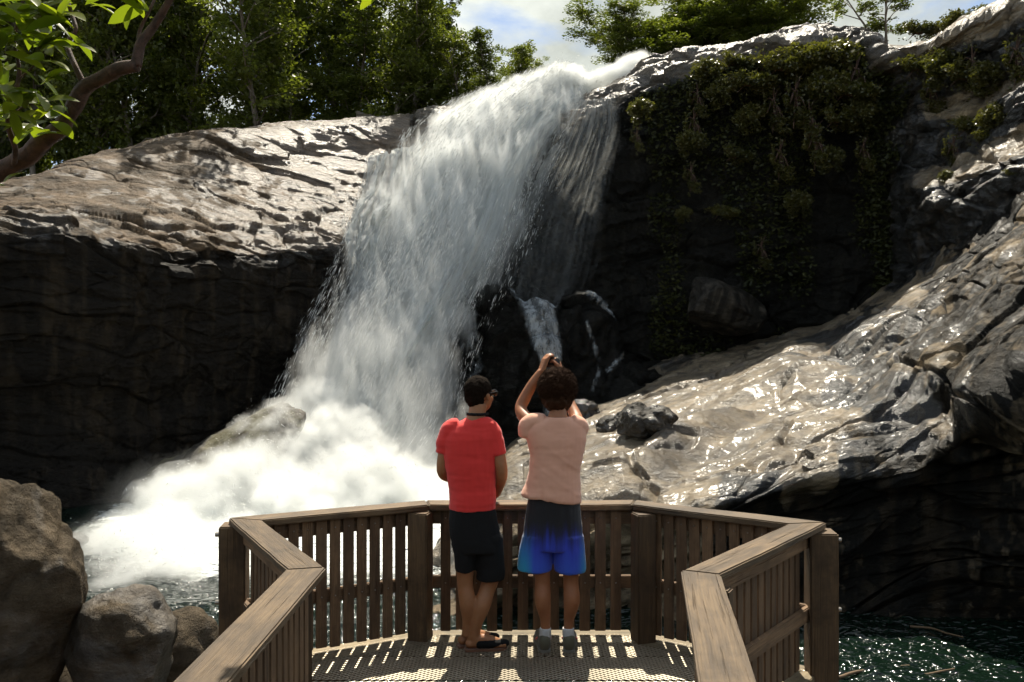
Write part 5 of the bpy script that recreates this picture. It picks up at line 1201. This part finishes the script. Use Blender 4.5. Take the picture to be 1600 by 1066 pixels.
# ---- person in the peach shirt
DP2 = 5.32; SC2 = F / DP2
def Q(px, py, dy=0.0): return np.array(((px - 868) / SC2, dy, (1018 - py) / SC2))
wom = empty('person', ((868 - 800) / F * DP2, DP2, .009))
tag(wom, 'curly haired person in a peach t-shirt and blue board shorts raising a camera', 'person')
V, Fs = [], []
hq2, hR2 = head(V, Fs, Q(872, 612, .05), R(4), R(14))
limbp([Q(872, 630, .02), Q(872, 645, .0), Q(871, 662, -.01)], [.052, .055, .075], 16, V, Fs)
ell_tube([(*Q(869, 664), .14, .075), (*Q(869, 690), .165, .092), (*Q(868, 730), .14, .095), (*Q(866, 765), .145, .095), (*Q(865, 800), .165, .11), (*Q(863, 840), .16, .11)], 20, V, Fs)
# left arm up: elbow out, forearm to the camera; right arm up in front of the face
limbp([Q(832, 664, .0), Q(820, 655, .06), Q(814, 643, .13), Q(820, 628, .15), Q(834, 603, .15), Q(847, 584, .15)], [.050, .045, .040, .040, .034, .026], 14, V, Fs)
hand(V, Fs, Q(847, 585, .15), (.30, .10, .90), (.8, .3, -.2), 1, .75, .17)
limbp([Q(902, 668, .0), Q(903, 658, .14), Q(893, 634, .25), Q(886, 612, .26), Q(880, 592, .22)], [.046, .042, .036, .033, .026], 14, V, Fs)
hand(V, Fs, Q(882, 592, .21), (-.35, -.1, .9), (-.8, .3, -.2), -1, .75, .17)
limbp([Q(844, 850, 0), Q(847, 895, .0), Q(848, 915, .0), Q(848, 940, -.018), Q(852, 970, .0), Q(852, 996, .0)], [.085, .054, .050, .053, .034, .032], 16, V, Fs)
limbp([Q(892, 850, 0), Q(892, 895, .0), Q(892, 915, .0), Q(893, 940, -.018), Q(889, 970, .0), Q(888, 996, .0)], [.085, .054, .050, .053, .034, .032], 16, V, Fs)
f1 = Q(850, 1018, .02); f2 = Q(890, 1018, .02)
foot(f1, R(97)); foot(f2, R(83))
finish('body', V, Fs, .0065, SK2, wom, 3)
for f_, az, cxp in ((f1, R(97), 852), (f2, R(83), 888)):
    V, Fs = [], []; ell_tube([(*Q(cxp, 983, .0), .038, .040), (*Q(cxp, 990, .0), .039, .042), (*Q(cxp - (0 if cxp < 870 else -1), 1002, .01), .040, .048)], 16, V, Fs); finish('sock', V, Fs, .006, SOCK, wom, 2)
    so = shoe_shell('shoe', f_ + (0, -.005, 0), az, SHOE, wom, h=.085, sole_mat=GSOLE)
    V, Fs = [], []; sgn = -1 if cxp < 870 else 1
    limbp([f_ + (sgn * .037, -.005, .075), f_ + (sgn * .047, .03, .055), f_ + (sgn * .050, .08, .035)], [.008, .010, .007], 8, V, Fs)
    limbp([f_ + (-sgn * .034, -.005, .078), f_ + (-sgn * .045, .03, .060)], [.006, .007], 8, V, Fs)
    me = mesh_np('trim', np.array(V), np.array(Fs)); obj('trim', me, CORAL, so)
    V, Fs = [], []; limbp([f_ + (0, -.052, .085), f_ + (0, -.058, .055), f_ + (0, -.055, .025)], [.012, .014, .012], 8, V, Fs); obj('heel_tab', mesh_np('heel_tab', np.array(V), np.array(Fs)), GSOLE, so)
V, Fs = [], []
ell_tube([(*Q(872, 655, -.01), .085, .066), (*Q(871, 660, -.008), .125, .080), (*Q(869, 668), .178, .095), (*Q(869, 685), .190, .110), (*Q(870, 710), .170, .118), (*Q(867, 735), .160, .120), (*Q(865, 755), .172, .125), (*Q(863, 770), .186, .130), (*Q(862, 781, .0), .192, .134, 0, 0, -.14)], 30, V, Fs)
limbp([Q(848, 664), Q(834, 662, .005), Q(824, 668, .012), Q(822, 684, .012)], [.062, .058, .056, .048], 16, V, Fs)
limbp([Q(893, 664), Q(903, 668, .01), Q(909, 676, .05)], [.062, .056, .054], 16, V, Fs)
w3 = wrinkle(23, .012, ((3, 5, 20), (10, 5, 12)))
def w3b(co, no):
    q_ = co.copy(); d_ = q_[:, 0] * .75 + q_[:, 2]; m_k = smoothstep(1.42, 1.15, q_[:, 2]); folds = np.abs(vnoise(np.stack([q_[:, 0] * 2.2, q_[:, 1] * 3, d_ * 13], -1)))
    f2_ = vnoise(np.stack([q_[:, 0] * 30, q_[:, 1] * 4, q_[:, 2] * 3], -1)) * smoothstep(1.15, .98, q_[:, 2])
    return w3(co, no) * .7 + (folds - .5) * -.007 * m_k + f2_ * .006 + .004
finish('shirt', V, Fs, .0075, PINK, wom, 2, w3b)
SHORTS, t, b, tcn = cloth_mat('ombre_board_shorts', None, rough=.7)
sp = nn(t, 'ShaderNodeSeparateXYZ'); t.links.new(tcn, sp.inputs[0])
stk = noise(t, mapping(t, tcn, (26, 26, 1.2)), 1, 4, .6)
zz = math_(t, 'ADD', sp.outputs[2], math_(t, 'MULTIPLY', math_(t, 'SUBTRACT', stk, .5), .24))
grd = ramp(t, math_(t, 'MULTIPLY', math_(t, 'SUBTRACT', zz, .50), 2.2), [(.0, (.04, .12, .68)), (.36, (.035, .065, .58)), (.62, (.008, .010, .06)), (.75, (.005, .005, .008))])
edge = ramp(t, math_(t, 'ADD', math_(t, 'ABSOLUTE', sp.outputs[0]), math_(t, 'MULTIPLY', math_(t, 'SUBTRACT', stk, .5), .06)), [(.135, 0), (.20, 1)])
low_ = ramp(t, zz, [(.50, 1), (.80, 0)])
t.links.new(mixc(t, math_(t, 'MULTIPLY', edge, low_, True), grd, (.02, .42, .62)), b.inputs['Base Color'])
V, Fs = [], []
ell_tube([(*Q(865, 776), .160, .112), (*Q(864, 800), .172, .118), (*Q(863, 830), .185, .122), (*Q(862, 850), .190, .122), (*Q(862, 858), .180, .118)], 26, V, Fs)
ell_tube([(*Q(840, 838), .098, .112), (*Q(837, 865), .106, .108), (*Q(836, 892), .106, .104)], 22, V, Fs)
ell_tube([(*Q(887, 838), .094, .112), (*Q(889, 865), .100, .108), (*Q(890, 893), .098, .104)], 22, V, Fs)
w4 = wrinkle(33, .014, ((16, 6, 2), (8, 6, 6)))
finish('shorts', V, Fs, .0075, SHORTS, wom, 2, lambda co, no: w4(co, no) + .003)
# curly hair: a dense mass of small curls
rng = np.random.default_rng(8); V, Fs = [], []
ball(Q(871, 607, .02), (.114, .118, .114), V, Fs, None, 3); ball(Q(871, 625, .0), (.102, .095, .085), V, Fs, None, 3)
core = finish('hair', V, Fs, .008, HAIRC, wom, 2, lambda co, no: fbm(co * 30, 3, 4) * .022)
V, Fs = [], []
for k in range(3200):
    d = rng.normal(size=3); d /= np.linalg.norm(d)
    if d[2] < -.72 or (d[1] > .6 and d[2] < .2): continue
    lowr = .105 + .018 * max(0, d[2] + .3); c = np.array(Q(871, 608, .015)) + d * np.array((.118, .118, .122)) * rng.uniform(.90, 1.03)
    s = np.cross(d, rng.normal(size=3)); s /= np.linalg.norm(s); u_ = np.cross(d, s); r_ = rng.uniform(.006, .011); ph = rng.uniform(0, 6)
    pts = [c - d * .012 + (s * math.cos(ph + q * 1.25) + u_ * math.sin(ph + q * 1.25)) * r_ + d * q * .0045 for q in range(7)]
    tube(pts, [.0016] * 7, 4, False, V, Fs)
obj('curls', mesh_np('curls', np.array(V), np.array(Fs)), HAIRC, core)
# camera held up
camr = empty('camera_in_hand', Vector(wom.location)); cc = Q(865, 571, .20)
bm = bmesh.new(); box_bm(bm, tuple(cc), (.105, .035, .058)); bm_obj('body', bm, CAMM, camr, .006, True)
bm = bmesh.new(); box_bm(bm, tuple(cc + (.0, 0, .037)), (.034, .030, .020)); bm_obj('viewfinder', bm, CAMM, camr, .005, True)
V, Fs = [], []; tube([cc + (0, .018, -.002), cc + (0, .06, -.002)], [.025, .024], 16, True, V, Fs); obj('lens', mesh_np('lens', np.array(V), np.array(Fs)), GLAS, camr)
V, Fs = [], []; tube([cc + (.034, 0, .028), cc + (.034, 0, .038)], [.008, .008], 10, True, V, Fs); obj('dial', mesh_np('dial', np.array(V), np.array(Fs)), BOLT, camr)
tag(camr, 'small black camera held up in front of the curly haired person', 'camera'); camr.name = 'compact_camera'
